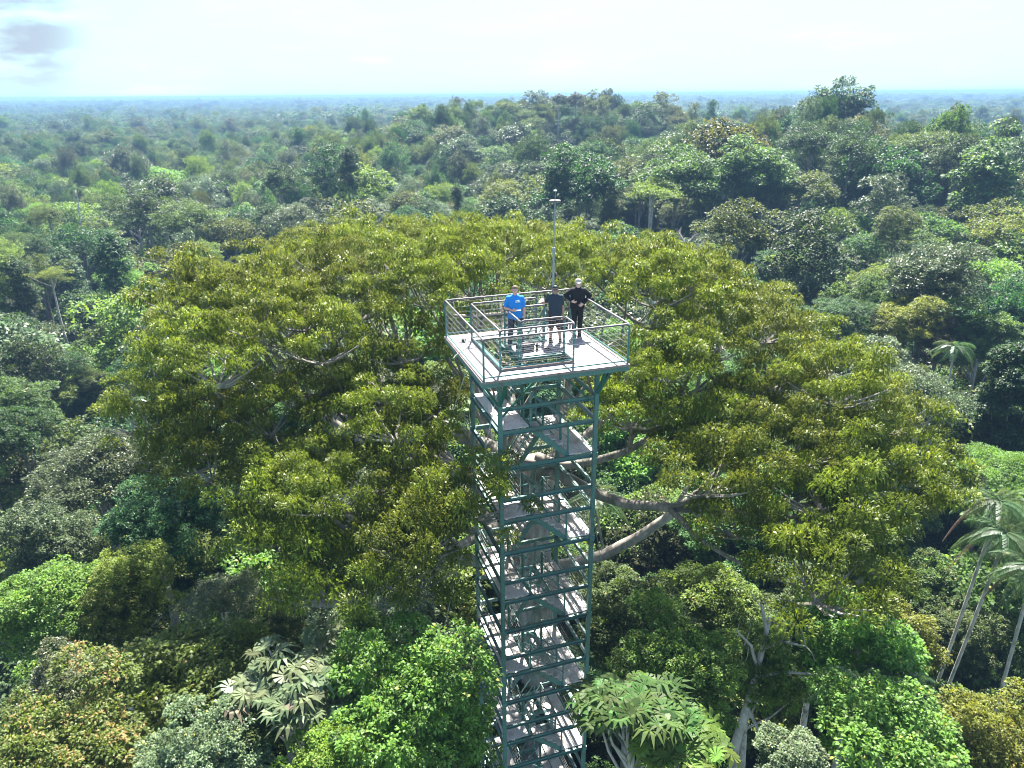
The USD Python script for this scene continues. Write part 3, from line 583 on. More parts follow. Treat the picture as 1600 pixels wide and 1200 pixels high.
for lab_, ps in by.items():
    if len(ps) < 2: continue
    ps.sort(key=lambda q: project(np.array(UsdGeom.Xformable(q).GetLocalTransformation().ExtractTranslation()) + [0, 0, 19])[0][0])
    n_ = len(ps)
    for k_, q in enumerate(ps):
        pos_ = 'leftmost' if k_ == 0 else 'rightmost' if k_ == n_ - 1 else f'{ORD[min(k_, 8)]} along'
        q.SetCustomDataByKey('label', f'{lab_}, {pos_} of {NUM[min(n_, 12)]}')
# beyond: the far forest, one mass, as point instances
far_xy = []
def ring(r0, r1, s, smin, smax, hmin, hmax, lod):
    n = int(0.5 * (r1 * r1 - r0 * r0) * 1.56 / s ** 2)
    a = rng.uniform(-.78, .78, n); r = np.sqrt(rng.uniform(r0 * r0, r1 * r1, n)); x, y = r * np.sin(a), r * np.cos(a)
    z = ground_z(x, y); clus = meshkit.fbm(np.stack([x / 55, y / 55, x * 0], -1), 3, 3)
    top = z + rng.uniform(hmin, hmax, n) + 7 * (clus - .5) + np.where(rng.uniform(size=n) < .05, rng.uniform(2, 8, n), 0)
    R = rng.uniform(smin, smax, n)
    keep = (top < EYE - 1.2) & ((r > 60) | (np.array([np.hypot(GIANT_PTS[:, 0] - X, GIANT_PTS[:, 1] - Y).min() for X, Y in zip(x, y)]) > 2) & (np.abs(tower_local(np.c_[x, y])).max(1) > 5))
    for X, Y, t, q, z_ in zip(x[keep], y[keep], top[keep], R[keep], z[keep]):
        far_xy.append((X, Y, t, q, rng.choice(['dome', 'broad', 'round', 'open', 'column'], p=[.34, .26, .24, .1, .06]), None, z_, lod))
for m in mid_pts: far_xy.append((*m[:7], 'mid'))
ring(325, 620, 6.0, 2.6, 5.6, 17, 25, 'mid')
ring(26, 330, 6.0, 2.0, 4.2, 12, 19, 'mid')
ring(610, 1500, 8.0, 3.6, 7.0, 17, 26, 'far')
ring(1480, 5000, 17, 8.0, 13, 18, 27, 'far')
forest = UsdGeom.PointInstancer.Define(stage, '/World/distant_forest')
tag(forest, 'unbroken rainforest canopy stretching away to the horizon', 'forest', kind='stuff')
plist, targets = {}, []
def far_proto(kind, lod, col):
    key = (kind, lod, col)
    if key not in plist:
        nm = f'{kind}_{lod}_{col}'; x = UsdGeom.Xform.Define(stage, f'/World/distant_forest/kinds/{nm}')
        m = UsdGeom.Mesh.Define(stage, f'/World/distant_forest/kinds/{nm}/crown')
        m.GetPrim().GetReferences().AddInternalReference(protos[f'{kind}_{lod}_a']['path'] + '/crown')
        UsdShade.MaterialBindingAPI.Apply(m.GetPrim()).Bind(LEAF[col])
        plist[key] = len(targets); targets.append(x.GetPath())
    return plist[key]
FC = ['deep', 'mid', 'blue', 'deep', 'deep', 'grey', 'mid', 'deep', 'olive', 'blue']
idx, pos, ori, scl = [], [], [], []
for (X, Y, t, R, kind, col, z_, lod) in far_xy:
    if lod == 'mid' and kind == 'x': continue
    if f'{kind}_{lod}_a' not in protos: kind = 'dome'
    if kind == 'column': R *= .5
    col = col or (FC[int(rng.integers(10))] if lod != 'far' else FC[int(rng.integers(5))])
    idx.append(far_proto(kind, lod, col)); pr = protos[f'{kind}_{lod}_a']
    a = rng.uniform(0, 6.283); ori.append((math.cos(a / 2), math.sin(a / 2))); s = R / pr['R']; sz = max(s * .8, (t - z_) / pr['H'] if lod == 'mid' else s * rng.uniform(.7, 1.0))
    # crowns only: the trunks of these are never seen, so a crown keeps its proportions and sits at its own height
    pos.append((X, Y, t - pr['H'] * sz)); scl.append((s, s, sz))
forest.CreatePrototypesRel().SetTargets(targets)
forest.CreateProtoIndicesAttr(idx)
forest.CreatePositionsAttr(Vt.Vec3fArray.FromNumpy(np.array(pos, np.float32)))
forest.CreateOrientationsAttr(Vt.QuathArray([Gf.Quath(c, 0, 0, s) for c, s in ori]))
forest.CreateScalesAttr(Vt.Vec3fArray.FromNumpy(np.array(scl, np.float32)))
# undergrowth: the low leafy layer between the trunks near the tower
ug = UsdGeom.PointInstancer.Define(stage, '/World/undergrowth')
tag(ug, 'dark leafy undergrowth filling the hollows between the trees', 'undergrowth', kind='stuff')
tg = []
for kind, col in (('bigleaf', 'bright'), ('dome', 'mid'), ('round', 'mid'), ('open', 'bright')):
    x = UsdGeom.Xform.Define(stage, f'/World/undergrowth/kinds/{kind}'); m = UsdGeom.Mesh.Define(stage, f'/World/undergrowth/kinds/{kind}/leaves')
    m.GetPrim().GetReferences().AddInternalReference(protos[f'{kind}_mid_b']['path'] + '/crown'); UsdShade.MaterialBindingAPI.Apply(m.GetPrim()).Bind(LEAF[col]); tg.append((x.GetPath(), protos[f'{kind}_mid_b']))
n = 1900; a = rng.uniform(-.95, .95, n); r = np.sqrt(rng.uniform(7 ** 2, 95 ** 2, n)); x, y = r * np.sin(a), r * np.cos(a)
keep = np.abs(tower_local(np.c_[x, y])).max(1) > 2.9; x, y = x[keep], y[keep]; n = len(x)
ki = rng.integers(0, 4, n); R = rng.uniform(1.4, 2.8, n); tp = np.where(np.hypot(x, y) < 30, rng.uniform(5, 17, n), rng.uniform(6, 19, n)); tp = np.where((x > 9) & (np.hypot(x, y) < 30), rng.uniform(4, 14, n), tp)
ug.CreatePrototypesRel().SetTargets([t for t, _ in tg]); ug.CreateProtoIndicesAttr(ki.tolist())
s = np.array([R[i] / tg[ki[i]][1]['R'] for i in range(n)]); Hh = np.array([tg[k][1]['H'] for k in ki])
ug.CreatePositionsAttr(Vt.Vec3fArray.FromNumpy(np.c_[x, y, tp - Hh * s].astype(np.float32))); ug.CreateScalesAttr(Vt.Vec3fArray.FromNumpy(np.c_[s, s, s].astype(np.float32)))
aa = rng.uniform(0, 3.14, n); ug.CreateOrientationsAttr(Vt.QuathArray([Gf.Quath(math.cos(q), 0, 0, math.sin(q)) for q in aa]))
print('giant boughs', len(lob), 'upper', n_up, 'named trees', NEAR_N + count, 'far', len(pos))

# ------------------------------------------------------------------ the lookout tower
DK = EYE - 6.686                                  # the viewing deck
STEP = 2.745
HB, HP = 1.39, 2.02                               # half widths of the tower and of the viewing deck
tower = xf('lookout_tower', loc=(TC[0], TC[1], 0), rotz=YAW)
tag(tower, 'tall teal steel lookout tower with zigzag stairs and railed viewing deck', 'tower')
T = pth(tower)
corners = [(-1, -1), (1, -1), (1, 1), (-1, 1)]
def angle(a, b, w=0.10, t=0.012, up=(0, 0, 1)):
    """A channel-shaped steel beam: a web with two thin flanges."""
    a, b = np.asarray(a, float), np.asarray(b, float); d = unit(b - a); s = unit(np.cross(d, up)); u = np.cross(s, d)
    return cat([bar(a, b, t, w, up), bar(a + u * (w / 2 - t / 2) + s * w * .25, b + u * (w / 2 - t / 2) + s * w * .25, w * .5, t, up), bar(a - u * (w / 2 - t / 2) + s * w * .25, b - u * (w / 2 - t / 2) + s * w * .25, w * .5, t, up)])
for sx_, sy_c in corners:
    ms = [box((sx_ * HB - .055, sy_c * HB - .055, 0), (sx_ * HB + .055, sy_c * HB + .055, DK - .16))]
    k = 0
    while DK - STEP * (k + 1) > 0:
        z = DK - STEP * (k + 1); ms.append(box((sx_ * HB - .075, sy_c * HB - .075, z - .19), (sx_ * HB + .075, sy_c * HB + .075, z - .03))); k += 1
    put('corner_post', cat(ms), TEAL, T)
NL = k
RA, RB = 1.05, 1.75                               # heights over a right-hand walkway of the left-hand walkway and of the top ring
sides = [((-1, -1), (1, -1)), ((1, -1), (1, 1)), ((1, 1), (-1, 1)), ((-1, 1), (-1, -1))]
def sheet(a, b, t, name, parent, mat, gap=0.016):
    return put(name, box((a[0] + gap / 2, a[1] + gap / 2, a[2] - t), (b[0] - gap / 2, b[1] - gap / 2, a[2])), mat, parent)
def tubebar(pts, r, sides_=8): return tube(pts, r, sides_)
def netting(name, parent, a, b, z0, z1, hz=0.16, vt=0.11, r=0.0022, slope=None):
    """Welded wire netting between two points: long wires and thinner uprights. slope: rise from a to b."""
    a, b = np.asarray(a, float), np.asarray(b, float); rise = slope or 0.0; d = np.linalg.norm(b - a); ms = []
    for z in np.arange(z0 + hz * .8, z1 - .02, hz): ms.append(bar((*a, z), (*b, z + rise), r * 2.2, r * 2.2))
    for q in np.arange(vt, d - .02, vt):
        p = a + (b - a) * q / d; ms.append(bar((*p, z0 + rise * q / d), (*p, z1 + rise * q / d), r * 1.3, r * 1.3, (1, 0, 0)))
    return put(name, cat(ms), WIRE, parent)
def rail_run(parent, pts, top=1.1, mat=RAIL, r=0.027, posts=True, net=True, kick=True, postmat=POST, net_hz=0.16, bend=0.09):
    """A railing along pts (x, y, deck height): posts, a bent handrail tube, netting and a low bar."""
    R_ = xf('railing', parent); P = [np.asarray(p, float) for p in pts]
    for p, q in zip(P[:-1], P[1:]):
        d = unit(q - p); l = np.linalg.norm(q - p)
        a, b = p + d * .0, q
        arc = [a + [0, 0, top - bend]] + [a + d * bend * (1 - math.cos(t)) + np.array([0, 0, top - bend + bend * math.sin(t)]) for t in np.linspace(.3, math.pi / 2, 4)] + \
              [b - d * bend * (1 - math.cos(t)) + np.array([0, 0, top - bend + bend * math.sin(t)]) for t in np.linspace(math.pi / 2, .3, 4)] + [b + [0, 0, top - bend]]
        put('handrail', tube(arc, r, 8), mat, R_, smooth=50)
        if kick: put('low_bar', tube([a + d * .03 + [0, 0, .09], b - d * .03 + [0, 0, .09]], r * .7, 6), postmat, R_)
        if net: netting('wire_netting', R_, a[:2] + d[:2] * .03, b[:2] - d[:2] * .03, a[2] + .1, a[2] + top - .04, net_hz, slope=float(q[2] - p[2]))
    if posts:
        seen = []
        for p in P:
            if any(np.allclose(p, s) for s in seen): continue
            seen.append(p); put('railing_post', tube([p, p + [0, 0, top - bend]], r * 1.05, 8), postmat, R_, smooth=50)
    return R_
def flight(parent, x0, x1, y0, y1, z0, z1, n):
    """A straight flight rising from (x0, z0) to (x1, z1) between y0 and y1, with open risers."""
    S = xf('stair_flight', parent); dx = (x1 - x0) / n; dz = (z1 - z0) / n
    for y in (y0 + .02, y1 - .02):
        put('stringer', bar((x0, y, z0 - .06), (x1, y, z1 - .06), .02, .15, (0, 0, 1)), TEAL, S)
    for k in range(n - 1):
        x = x0 + dx * (k + .5); z = z0 + dz * (k + 1)
        put('tread', cat([box((x - abs(dx) * .56, y0 + .035, z - .035), (x + abs(dx) * .56, y1 - .035, z)), box((x - abs(dx) * .56 * np.sign(dx) - .006, y0 + .035, z - .12), (x - abs(dx) * .56 * np.sign(dx) + .006, y1 - .035, z - .035))]), DECK_LOW, S)
    for y in (y0 + .01, y1 - .01):
        d = .95; sg = np.sign(x1 - x0)
        put('stair_rail', tube([(x0 - sg * .12, y, z0 + d - .02), (x0, y, z0 + d), (x1, y, z1 + d), (x1 + sg * .3, y, z1 + d)], .021, 6), TEAL, S, smooth=50)
        put('stair_rail', tube([(x0, y, z0 + d * .5), (x1, y, z1 + d * .5)], .014, 6), TEAL, S, smooth=50)
        for q in (.03, .97): put('stair_post', box((x0 + (x1 - x0) * q - .02, y - .02, z0 + (z1 - z0) * q - .1), (x0 + (x1 - x0) * q + .02, y + .02, z0 + (z1 - z0) * q + d)), TEAL, S)
XI, YI = 0.62, 0.70                               # inner edges of the walkways and flights
for k in range(1, NL + 1):
    z = DK - STEP * k
    for dz_, w in ((0, .13), (RA, .12), (RB, .115)):
        for (a, b) in sides:
            A, B = np.array([a[0] * HB, a[1] * HB, z - .09 + dz_]), np.array([b[0] * HB, b[1] * HB, z - .09 + dz_]); d = unit(B - A)
            put('cross_beam', angle(A + d * .06, B - d * .06, w), TEAL, T)
    if k > 7: continue
    # right-hand walkway at z, left-hand walkway at z + RA
    for nm, x0, x1, zz, x_in in (('right', XI, HB - .03, z, XI), ('left', -HB + .03, -.56, z + RA, -.56)):
        Lg = xf('landing', T)
        ys = [-HB + .03, -.70, 0.0, .70, HB - .03]
        for a, b in zip(ys[:-1], ys[1:]): sheet((x0, a, zz + .012), (x1, b, zz + .012), .035, 'deck_panel', Lg, DECK_LOW)
        for x in (x0 + .02, x1 - .02): put('edge_beam', bar((x, -HB + .05, zz - .075), (x, HB - .05, zz - .075), .03, .10), TEAL, Lg)
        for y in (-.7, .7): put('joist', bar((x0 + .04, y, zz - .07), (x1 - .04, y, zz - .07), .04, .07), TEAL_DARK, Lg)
        for y in (-.70, .70): put('inner_post', box((x_in - .028, y - .028, zz - .12), (x_in + .028, y + .028, zz + (1.0 if k < 7 else .9))), TEAL_DARK, Lg)
        rail_run(T, [(x_in, -.70, zz), (x_in, .70, zz)], top=.98, mat=TEAL, r=.019, posts=False, postmat=TEAL)
        xo = x1 - .01 if nm == 'right' else x0 + .01
        rail_run(T, [(xo, -HB + .06, zz), (xo, HB - .06, zz)], top=1.0, mat=TEAL, r=.017, posts=False, kick=False, net_hz=.15, postmat=TEAL)
    # landings reach into the corners of the flights; front flight up to the left, back flight up to the right
    flight(T, XI + .02, -.54, -HB + .06, -YI, z, z + RA, 6)
    flight(T, -.54, XI + .02, YI, HB - .06, z + RA, z + STEP, 9)
    put('brace', tube([(-.56, -.72, z + .1), (-.15, -.72, z + .75)], .014, 6), TEAL, T)
    put('brace', tube([(.60, -.72, z + .1 + .5), (.1, -.72, z + 1.6)], .014, 6), TEAL, T)
# the viewing deck
V = xf('viewing_deck', T); Z = DK
cells = [((-HP, -HP), (-HB + .02, -.68)), ((-HP, -.68), (-HB + .02, .66)), ((-HP, .66), (-HB + .02, HP)), ((-HB + .02, -HP), (-.36, -HB - .03)), ((-.36, -HP), (.68, -HB - .03)),
         ((.68, -HP), (HP, -.78)), ((.68, -.78), (HP, .55)), ((.68, .55), (HP, HP)), ((-HB + .02, HB - .02), (-.36, HP)), ((-.36, HB - .02), (.68, HP)), ((-.6, -.76), (.68, -.10)), ((-.6, -.10), (.68, .58))]
for a, b in cells: sheet((*a, Z), (*b, Z), .045, 'deck_panel', V, DECK)
for (a, b) in sides:
    A, B = np.array([a[0] * HP, a[1] * HP, Z]), np.array([b[0] * HP, b[1] * HP, Z]); d = unit(B - A); o = np.array([d[1], -d[0], 0])
    put('deck_edge', bar(A + o * .012 - [0, 0, .028], B + o * .012 - [0, 0, .028], .02, .05), EDGE, V)
    put('edge_beam', bar(A - o * .03 - [0, 0, .115] + d * .012, B - o * .03 - [0, 0, .115] - d * .012, .05, .13), TEAL, V)
for q in (-1.2, -.62, .66, 1.2):
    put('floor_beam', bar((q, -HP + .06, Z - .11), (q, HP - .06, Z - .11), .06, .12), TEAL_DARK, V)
well = [(-HB + .03, HB - .05, Z), (-HB + .03, -HB - .01, Z), (.67, -HB - .01, Z), (.67, -.77, Z)]
for a, b in zip(well[:-1], well[1:]):
    A, B = np.array(a), np.array(b); put('well_kerb', bar(A + [0, 0, .02], B + [0, 0, .02], .03, .07), EDGE, V)
for a, b in (((-.6, -.77), (.67, -.77)), ((-.6, -.77), (-.6, .58)), ((-.6, .58), (.67, .58))):
    put('well_kerb', bar((*a, Z + .02), (*b, Z + .02), .03, .07), TEAL, V)
outer = [(-HP + .04, -HP + .04, Z), (HP - .04, -HP + .04, Z), (HP - .04, HP - .04, Z), (-HP + .04, HP - .04, Z), (-HP + .04, -HP + .04, Z)]
rail_run(T, outer)
rail_run(T, [(.63, HB - .03, Z), (-HB + .02, HB - .03, Z), (-HB + .02, -HB - .02, Z), (.67, -HB - .02, Z), (.67, -.75, Z)])
rail_run(T, [(.64, -.77, Z), (-.59, -.77, Z), (-.61, -.63, Z), (-.61, .56, Z), (.58, .56, Z)])
for sx_, sy_c in corners:                         # knee braces from the posts out to the deck's edge
    for ax in (0, 1):
        a = np.array([sx_ * HB, sy_c * HB, Z - .95]); b = np.array([sx_ * HB, sy_c * HB, Z - .18]); b[ax] += (sx_, sy_c)[ax] * .52
        a[ax] += (sx_, sy_c)[ax] * .06
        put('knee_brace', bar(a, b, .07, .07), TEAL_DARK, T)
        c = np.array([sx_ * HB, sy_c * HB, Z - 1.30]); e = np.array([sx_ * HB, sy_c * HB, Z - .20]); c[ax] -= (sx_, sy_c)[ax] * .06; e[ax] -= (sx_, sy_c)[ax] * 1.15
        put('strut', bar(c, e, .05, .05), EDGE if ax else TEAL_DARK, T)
Bx = xf('junction_box', T)
put('casing', box((-HB - .02, -.32, Z - 1.62), (-HB + .10, .12, Z - 1.05)), plain('box_grey', (.34, .35, .36), .5), Bx)
put('lid', box((-HB - .032, -.30, Z - 1.60), (-HB - .02, .10, Z - 1.07)), plain('box_lid', (.45, .45, .46), .45), Bx)
def tw(x, y, z=0.0): return np.array([TC[0] + x * cy_ - y * sy_, TC[1] + x * sy_ + y * cy_, z])

# lightning rod on the back railing
base = tw(1.42, 2.06, Z)
mast = xf('lightning_rod', loc=base)
tag(mast, 'slim grey mast with a flat ring near its top behind the railing', 'mast')
top_z = at(864, 292, -1)[2]; dist = math.hypot(*base[:2]); dv = ray(864, 292); ztop = EYE + dv[2] / math.hypot(*dv[:2]) * dist - Z
dv = ray(863, 314.5); zring = EYE + dv[2] / math.hypot(*dv[:2]) * dist - Z
GALV = plain('galvanised', (.30, .33, .38), .4, .6)
put('pole', tube([(0, 0, -.15), (.01, 0, zring * .62)], .034, 10), GALV, mast, smooth=50)
put('upper_pole', tube([(.01, 0, zring * .62), (.03, 0, zring - .03)], .017, 8), GALV, mast, smooth=50)
put('collar', tube([(.01, 0, zring * .60), (.01, 0, zring * .64)], .045, 10), GALV, mast)
rg = trimesh.creation.annulus(.08, .165, .06, sections=24); rg.apply_translation((.03, 0, zring))
put('ring', cat([rg] + [bar((.03, 0, zring), (.03 + .12 * math.cos(t), .12 * math.sin(t), zring), .012, .012) for t in (0, 2.1, 4.2)]), plain('ring_metal', (.16, .145, .13), .5, .3), mast)
put('spike', tube([(.03, 0, zring), (.035, 0, ztop - .05), (.036, 0, ztop)], [.009, .006, .001], 6), GALV, mast)
put('small_disc', cat([trimesh.creation.cylinder(.05, .03, sections=16).apply_translation((.034, 0, (zring + ztop) / 2 + .1))]), plain('disc_metal', (.6, .6, .6), .4, .4), mast)
put('clamp', cat([box((-.05, -.10, .95), (.05, .04, 1.0)), box((-.05, -.10, .25), (.05, .04, .3))]), TEAL, mast)

# steel cables that stay the tower
CAB = plain('cable_steel', (.33, .36, .36), .4, .5)
def cable(name, a, b, sag, label):
    t = np.linspace(0, 1, 24)[:, None]; a, b = np.asarray(a), np.asarray(b); o = (a + b) / 2
    c = xf(name, loc=b); p = a + (b - a) * t - np.array([0, 0, sag]) * 4 * t * (1 - t) - b
    put('strand', tube(p, .011, 5), CAB, c); put('shackle', tube([p[0], p[0] + (p[1] - p[0]) * .15], .03, 6), CAB, c); tag(c, label, 'cable', None)
fl = tw(-HB - .06, -HB, Z - .6)
e1 = at(641, 1200, -19.0); cable('stay_cable', fl, fl + (e1 - fl) * ((fl[2] - 0.4) / (fl[2] - e1[2])), .25, 'thin steel stay cable crossing the dense green tree left of the tower')
bl = tw(-HB - .06, HB, Z - .6)
e2 = at(527, 1198, -21.0); cable('stay_cable', bl, bl + (e2 - bl) * ((bl[2] - 0.4) / (bl[2] - e2[2])), .3, 'thin steel stay cable running down to the bottom left past the hanging boughs')
fr = tw(HB + .06, HB, Z - .6); e3 = at(968, 1010, -21.0); cable('stay_cable', fr, fr + (e3 - fr) * ((fr[2] - 0.4) / (fr[2] - e3[2])), .3, 'slack pale stay cable in the dark gap right of the tower')

# ------------------------------------------------------------------ people
def sphere(c, r, n=10):
    m = manifold3d.Manifold.sphere(r, n * 2); return m.translate(tuple(map(float, c)))
def limb_(J):
    """Hull of spheres along consecutive (point, radius) joints."""
    return [manifold3d.Manifold.batch_hull([sphere(a, ra), sphere(b, rb)]) for (a, ra), (b, rb) in zip(J[:-1], J[1:])]
def solid(parts, edge=0.03, it=6):
    m = manifold3d.Manifold.batch_boolean(parts, manifold3d.OpType.Add).refine_to_length(edge).to_mesh()
    t = trimesh.Trimesh(m.vert_properties[:, :3], m.tri_verts, process=True)
    trimesh.smoothing.filter_taubin(t, 0.5, 0.53, it); return t
def hand(wrist, d, palm_n, side, curl=0.5):
    """Palm, four unequal bent fingers and a thumb. d: direction of the hand, palm_n: where the palm faces, side: towards the thumb."""
    d, n = unit(np.array(d, float)), unit(np.array(palm_n, float)); s = unit(np.array(side, float) - np.dot(side, d) * d); n = unit(n - np.dot(n, d) * d - np.dot(n, s) * s); w = np.array(wrist, float)
    out = [manifold3d.Manifold.batch_hull([sphere(w, .024), sphere(w + d * .08 + s * .028, .013), sphere(w + d * .08 - s * .03, .012), sphere(w + d * .03 + s * .03, .014)])]
    for q, (o, l) in enumerate(((.030, .072), (.010, .080), (-.011, .074), (-.031, .058))):
        p = w + d * .078 + s * o; J = [(p, .0095)]; a = 0.0
        for f, c in ((.45, .5), (.32, .7), (.23, .5)):
            a += curl * c; p = p + (d * math.cos(a) + n * math.sin(a)) * l * f; J.append((p, .0088 - .0008 * len(J)))
        out += limb_(J)
    p = w + d * .025 + s * .03; e = p + (s * .75 + d * .5 + n * .25) * .035; f = e + (d * .85 + n * .45 * (curl + .3) + s * .15) * .032
    out += limb_([(p, .013), (e, .0105), (f, .0085)]); return out
SKIN = dict(a=plain('skin_light', (.62, .33, .26), .5), b=plain('skin_tan', (.36, .19, .13), .5), c=plain('skin_fair', (.66, .42, .34), .5))
def person(name_label, where_, turn, J, skin, top_, bottom, hairkind, opts):
    """J: joints in the person's own frame (x to the viewer's right, y away from the viewer, z up)."""
    P = xf('person', loc=where_, rotz=turn, scale=(opts.get('size', 1),) * 3); tag(P, name_label, 'person')
    h = np.array(J['head']); up = np.array([0, 0, 1.])
    body = []
    # head: skull, face, jaw, nose, ears, neck
    body += [manifold3d.Manifold.batch_hull([sphere(h + [0, .012, .03], .088), sphere(h + [0, -.02, -.02], .072), sphere(h + [0, -.035, -.085], .042)]), manifold3d.Manifold.batch_hull([sphere(h + [0, -.088, .0], .011), sphere(h + [0, -.105, -.03], .014)])]
    for s in (-1, 1): body += [manifold3d.Manifold.batch_hull([sphere(h + [s * .082, .012, .012], .014), sphere(h + [s * .08, .008, -.022], .011)]), sphere(h + [s * .03, -.078, .022], .013)]
    body += [manifold3d.Manifold.batch_hull([sphere(h + [-.02, -.077, -.065], .01), sphere(h + [.02, -.077, -.065], .01)])]
    neck = np.array(J['neck'])
    body += limb_([(h + [0, .01, -.06], .055), (neck, .062)])
    pel, che = np.array(J['pelvis']), np.array(J['chest'])
    tors = lambda g: [manifold3d.Manifold.batch_hull([sphere(che + [-.12, 0, .06], .085 + g), sphere(che + [.12, 0, .06], .085 + g), sphere(che + [-.09, .0, -.12], .10 + g), sphere(che + [.09, .0, -.12], .10 + g)]),
                      manifold3d.Manifold.batch_hull([sphere(che + [-.09, 0, -.12], .10 + g), sphere(che + [.09, 0, -.12], .10 + g), sphere(pel + [-.085, 0, .05], .105 + g), sphere(pel + [.085, 0, .05], .105 + g)]),
                      manifold3d.Manifold.batch_hull([sphere(neck + [0, .01, -.02], .065 + g), sphere(che + [-.13, 0, .08], .075 + g), sphere(che + [.13, 0, .08], .075 + g)])]
    body += tors(0)
    for s in 'LR':
        sh, el, wr = (np.array(J[k + s]) for k in ('sh', 'el', 'wr')); hp, kn, an = (np.array(J[k + s]) for k in ('hip', 'kn', 'an'))
        body += limb_([(sh, .058), (el, .043), (el + (wr - el) * .35, .043), (wr, .026)])
        body += hand(wr + unit(wr - el) * .01, *J['hand' + s])
        body += limb_([(hp, .085), (kn, .058), (kn + (an - kn) * .3 + [0, .012, 0], .058), (an, .038)]) + limb_([(an, .036), (an + [0, -.11, -.045], .026)])
    put('body', solid(body, .016, 4), skin, P, smooth=True)
    # shirt
    m = tors(.017)
    for s in 'LR':
        sh, el, wr = (np.array(J[k + s]) for k in ('sh', 'el', 'wr'))
        m += limb_([(sh, .076), (sh + (el - sh) * .72, .068)]) if opts['sleeve'] == 'short' else limb_([(sh, .078), (el, .066), (wr - unit(wr - el) * .02, .045)])
    m += [manifold3d.Manifold.batch_hull([sphere(pel + [-.09, 0, .03], .122), sphere(pel + [.09, 0, .03], .122), sphere(pel + [-.09, 0, -.05], .122), sphere(pel + [.09, 0, -.05], .122)])]
    put('shirt', solid(m, .022, 7), top_, P, smooth=True)
    m = [manifold3d.Manifold.batch_hull([sphere(pel + [-.08, 0, .03], .108), sphere(pel + [.08, 0, .03], .108), sphere(np.array(J['hipL']), .10), sphere(np.array(J['hipR']), .10)])]
    for s in 'LR':
        hp, kn, an = (np.array(J[k + s]) for k in ('hip', 'kn', 'an'))
        m += limb_([(hp, .105), (kn + [0, 0, -.02], .085)]) if opts['leg'] == 'short' else limb_([(hp, .105), (kn, .078), (an + [0, 0, .03], .062)])
    put('trousers' if opts['leg'] != 'short' else 'shorts', solid(m, .022, 7), bottom, P, smooth=True)
    for s in 'LR':
        an = np.array(J['an' + s]); z = an[2]
        sm = manifold3d.Manifold.batch_hull([sphere(an + [0, .03, -z + .05], .048), sphere(an + [0, -.05, -z + .05], .045), sphere(an + [0, -.15, -z + .04], .038), sphere(an + [0, .01, .01], .046)])
        put('shoe', solid([sm.trim_by_plane((0, 0, 1), 0.004)], .02, 1), opts['shoe'], P, smooth=30)
        put('sole', box(an + [-.048, -.185, -z + .001], an + [.048, .07, -z + .022]), opts['sole'], P)
    if hairkind == 'short':
        c = manifold3d.Manifold.batch_hull([sphere(h + [0, .016, .04], .092), sphere(h + [0, .05, -.02], .066)]) - manifold3d.Manifold.cube((.4, .2, .2), True).translate((float(h[0]), float(h[1] - .135), float(h[2] - .045)))
        put('hair', solid([c], .018, 2), opts['hair'], P, smooth=True)
    else:
        c = manifold3d.Manifold.batch_hull([sphere(h + [0, .03, .02], .093), sphere(h + [0, .06, -.09], .06)]) - manifold3d.Manifold.cube((.4, .2, .3), True).translate((float(h[0]), float(h[1] - .13), float(h[2] - .05)))
        put('hair', solid([c], .018, 2), opts['hair'], P, smooth=True)
        cap = manifold3d.Manifold.batch_hull([sphere(h + [0, .014, .05], .098), sphere(h + [0, .0, .075], .082)]).trim_by_plane((0, 0, 1), float(h[2] + .035))
        brim = manifold3d.Manifold.batch_hull([manifold3d.Manifold.cylinder(.012, .075).translate((float(h[0]), float(h[1] - .06), float(h[2] + .036))), manifold3d.Manifold.cylinder(.012, .055).translate((float(h[0]), float(h[1] - .125), float(h[2] + .026)))])
        put('cap', solid([cap, brim], .02, 1), plain('cap_cloth', (.42, .38, .33), .8), P, smooth=40)
    if opts.get('glasses'):
        gl = cat([trimesh.creation.icosphere(2, .026).apply_scale((1, .45, .8)).apply_translation(h + [s * .034, -.092, .018]) for s in (-1, 1)] + [box(h + [-.02, -.102, .02], h + [.02, -.094, .028])] + [box(h + [s * .07 - .004, -.09, .018], h + [s * .07 + .004, .01, .026]) for s in (-1, 1)])
        put('sunglasses', gl, plain('dark_lens', (.01, .01, .012), .15), P)
    else:
        put('eyes', cat([trimesh.creation.icosphere(2, .011).apply_translation(h + [s * .03, -.086, .02]) for s in (-1, 1)]), plain('eye_' + name_label.split()[2], (.05, .035, .03), .2), P)
    return P
BLUE = plain('blue_tee', (.015, .21, .62), .85, bump=.3); NAVY = plain('navy_cloth', (.018, .022, .045), .9, bump=.3); CHAR = plain('charcoal_tee', (.022, .034, .05), .9, bump=.3)
BRN = plain('dark_brown_cloth', (.04, .026, .022), .9, bump=.3); BLK = plain('black_cloth', (.008, .008, .010), .9, bump=.3)
SHOE = plain('dark_shoe', (.03, .024, .02), .7); SOLE = plain('shoe_sole', (.09, .08, .075), .8)
face = lambda p, extra=0.0: -math.atan2(-(-p[0]), p[1]) + extra           # turned towards the drone
w1 = tw(-.37, .36, Z)
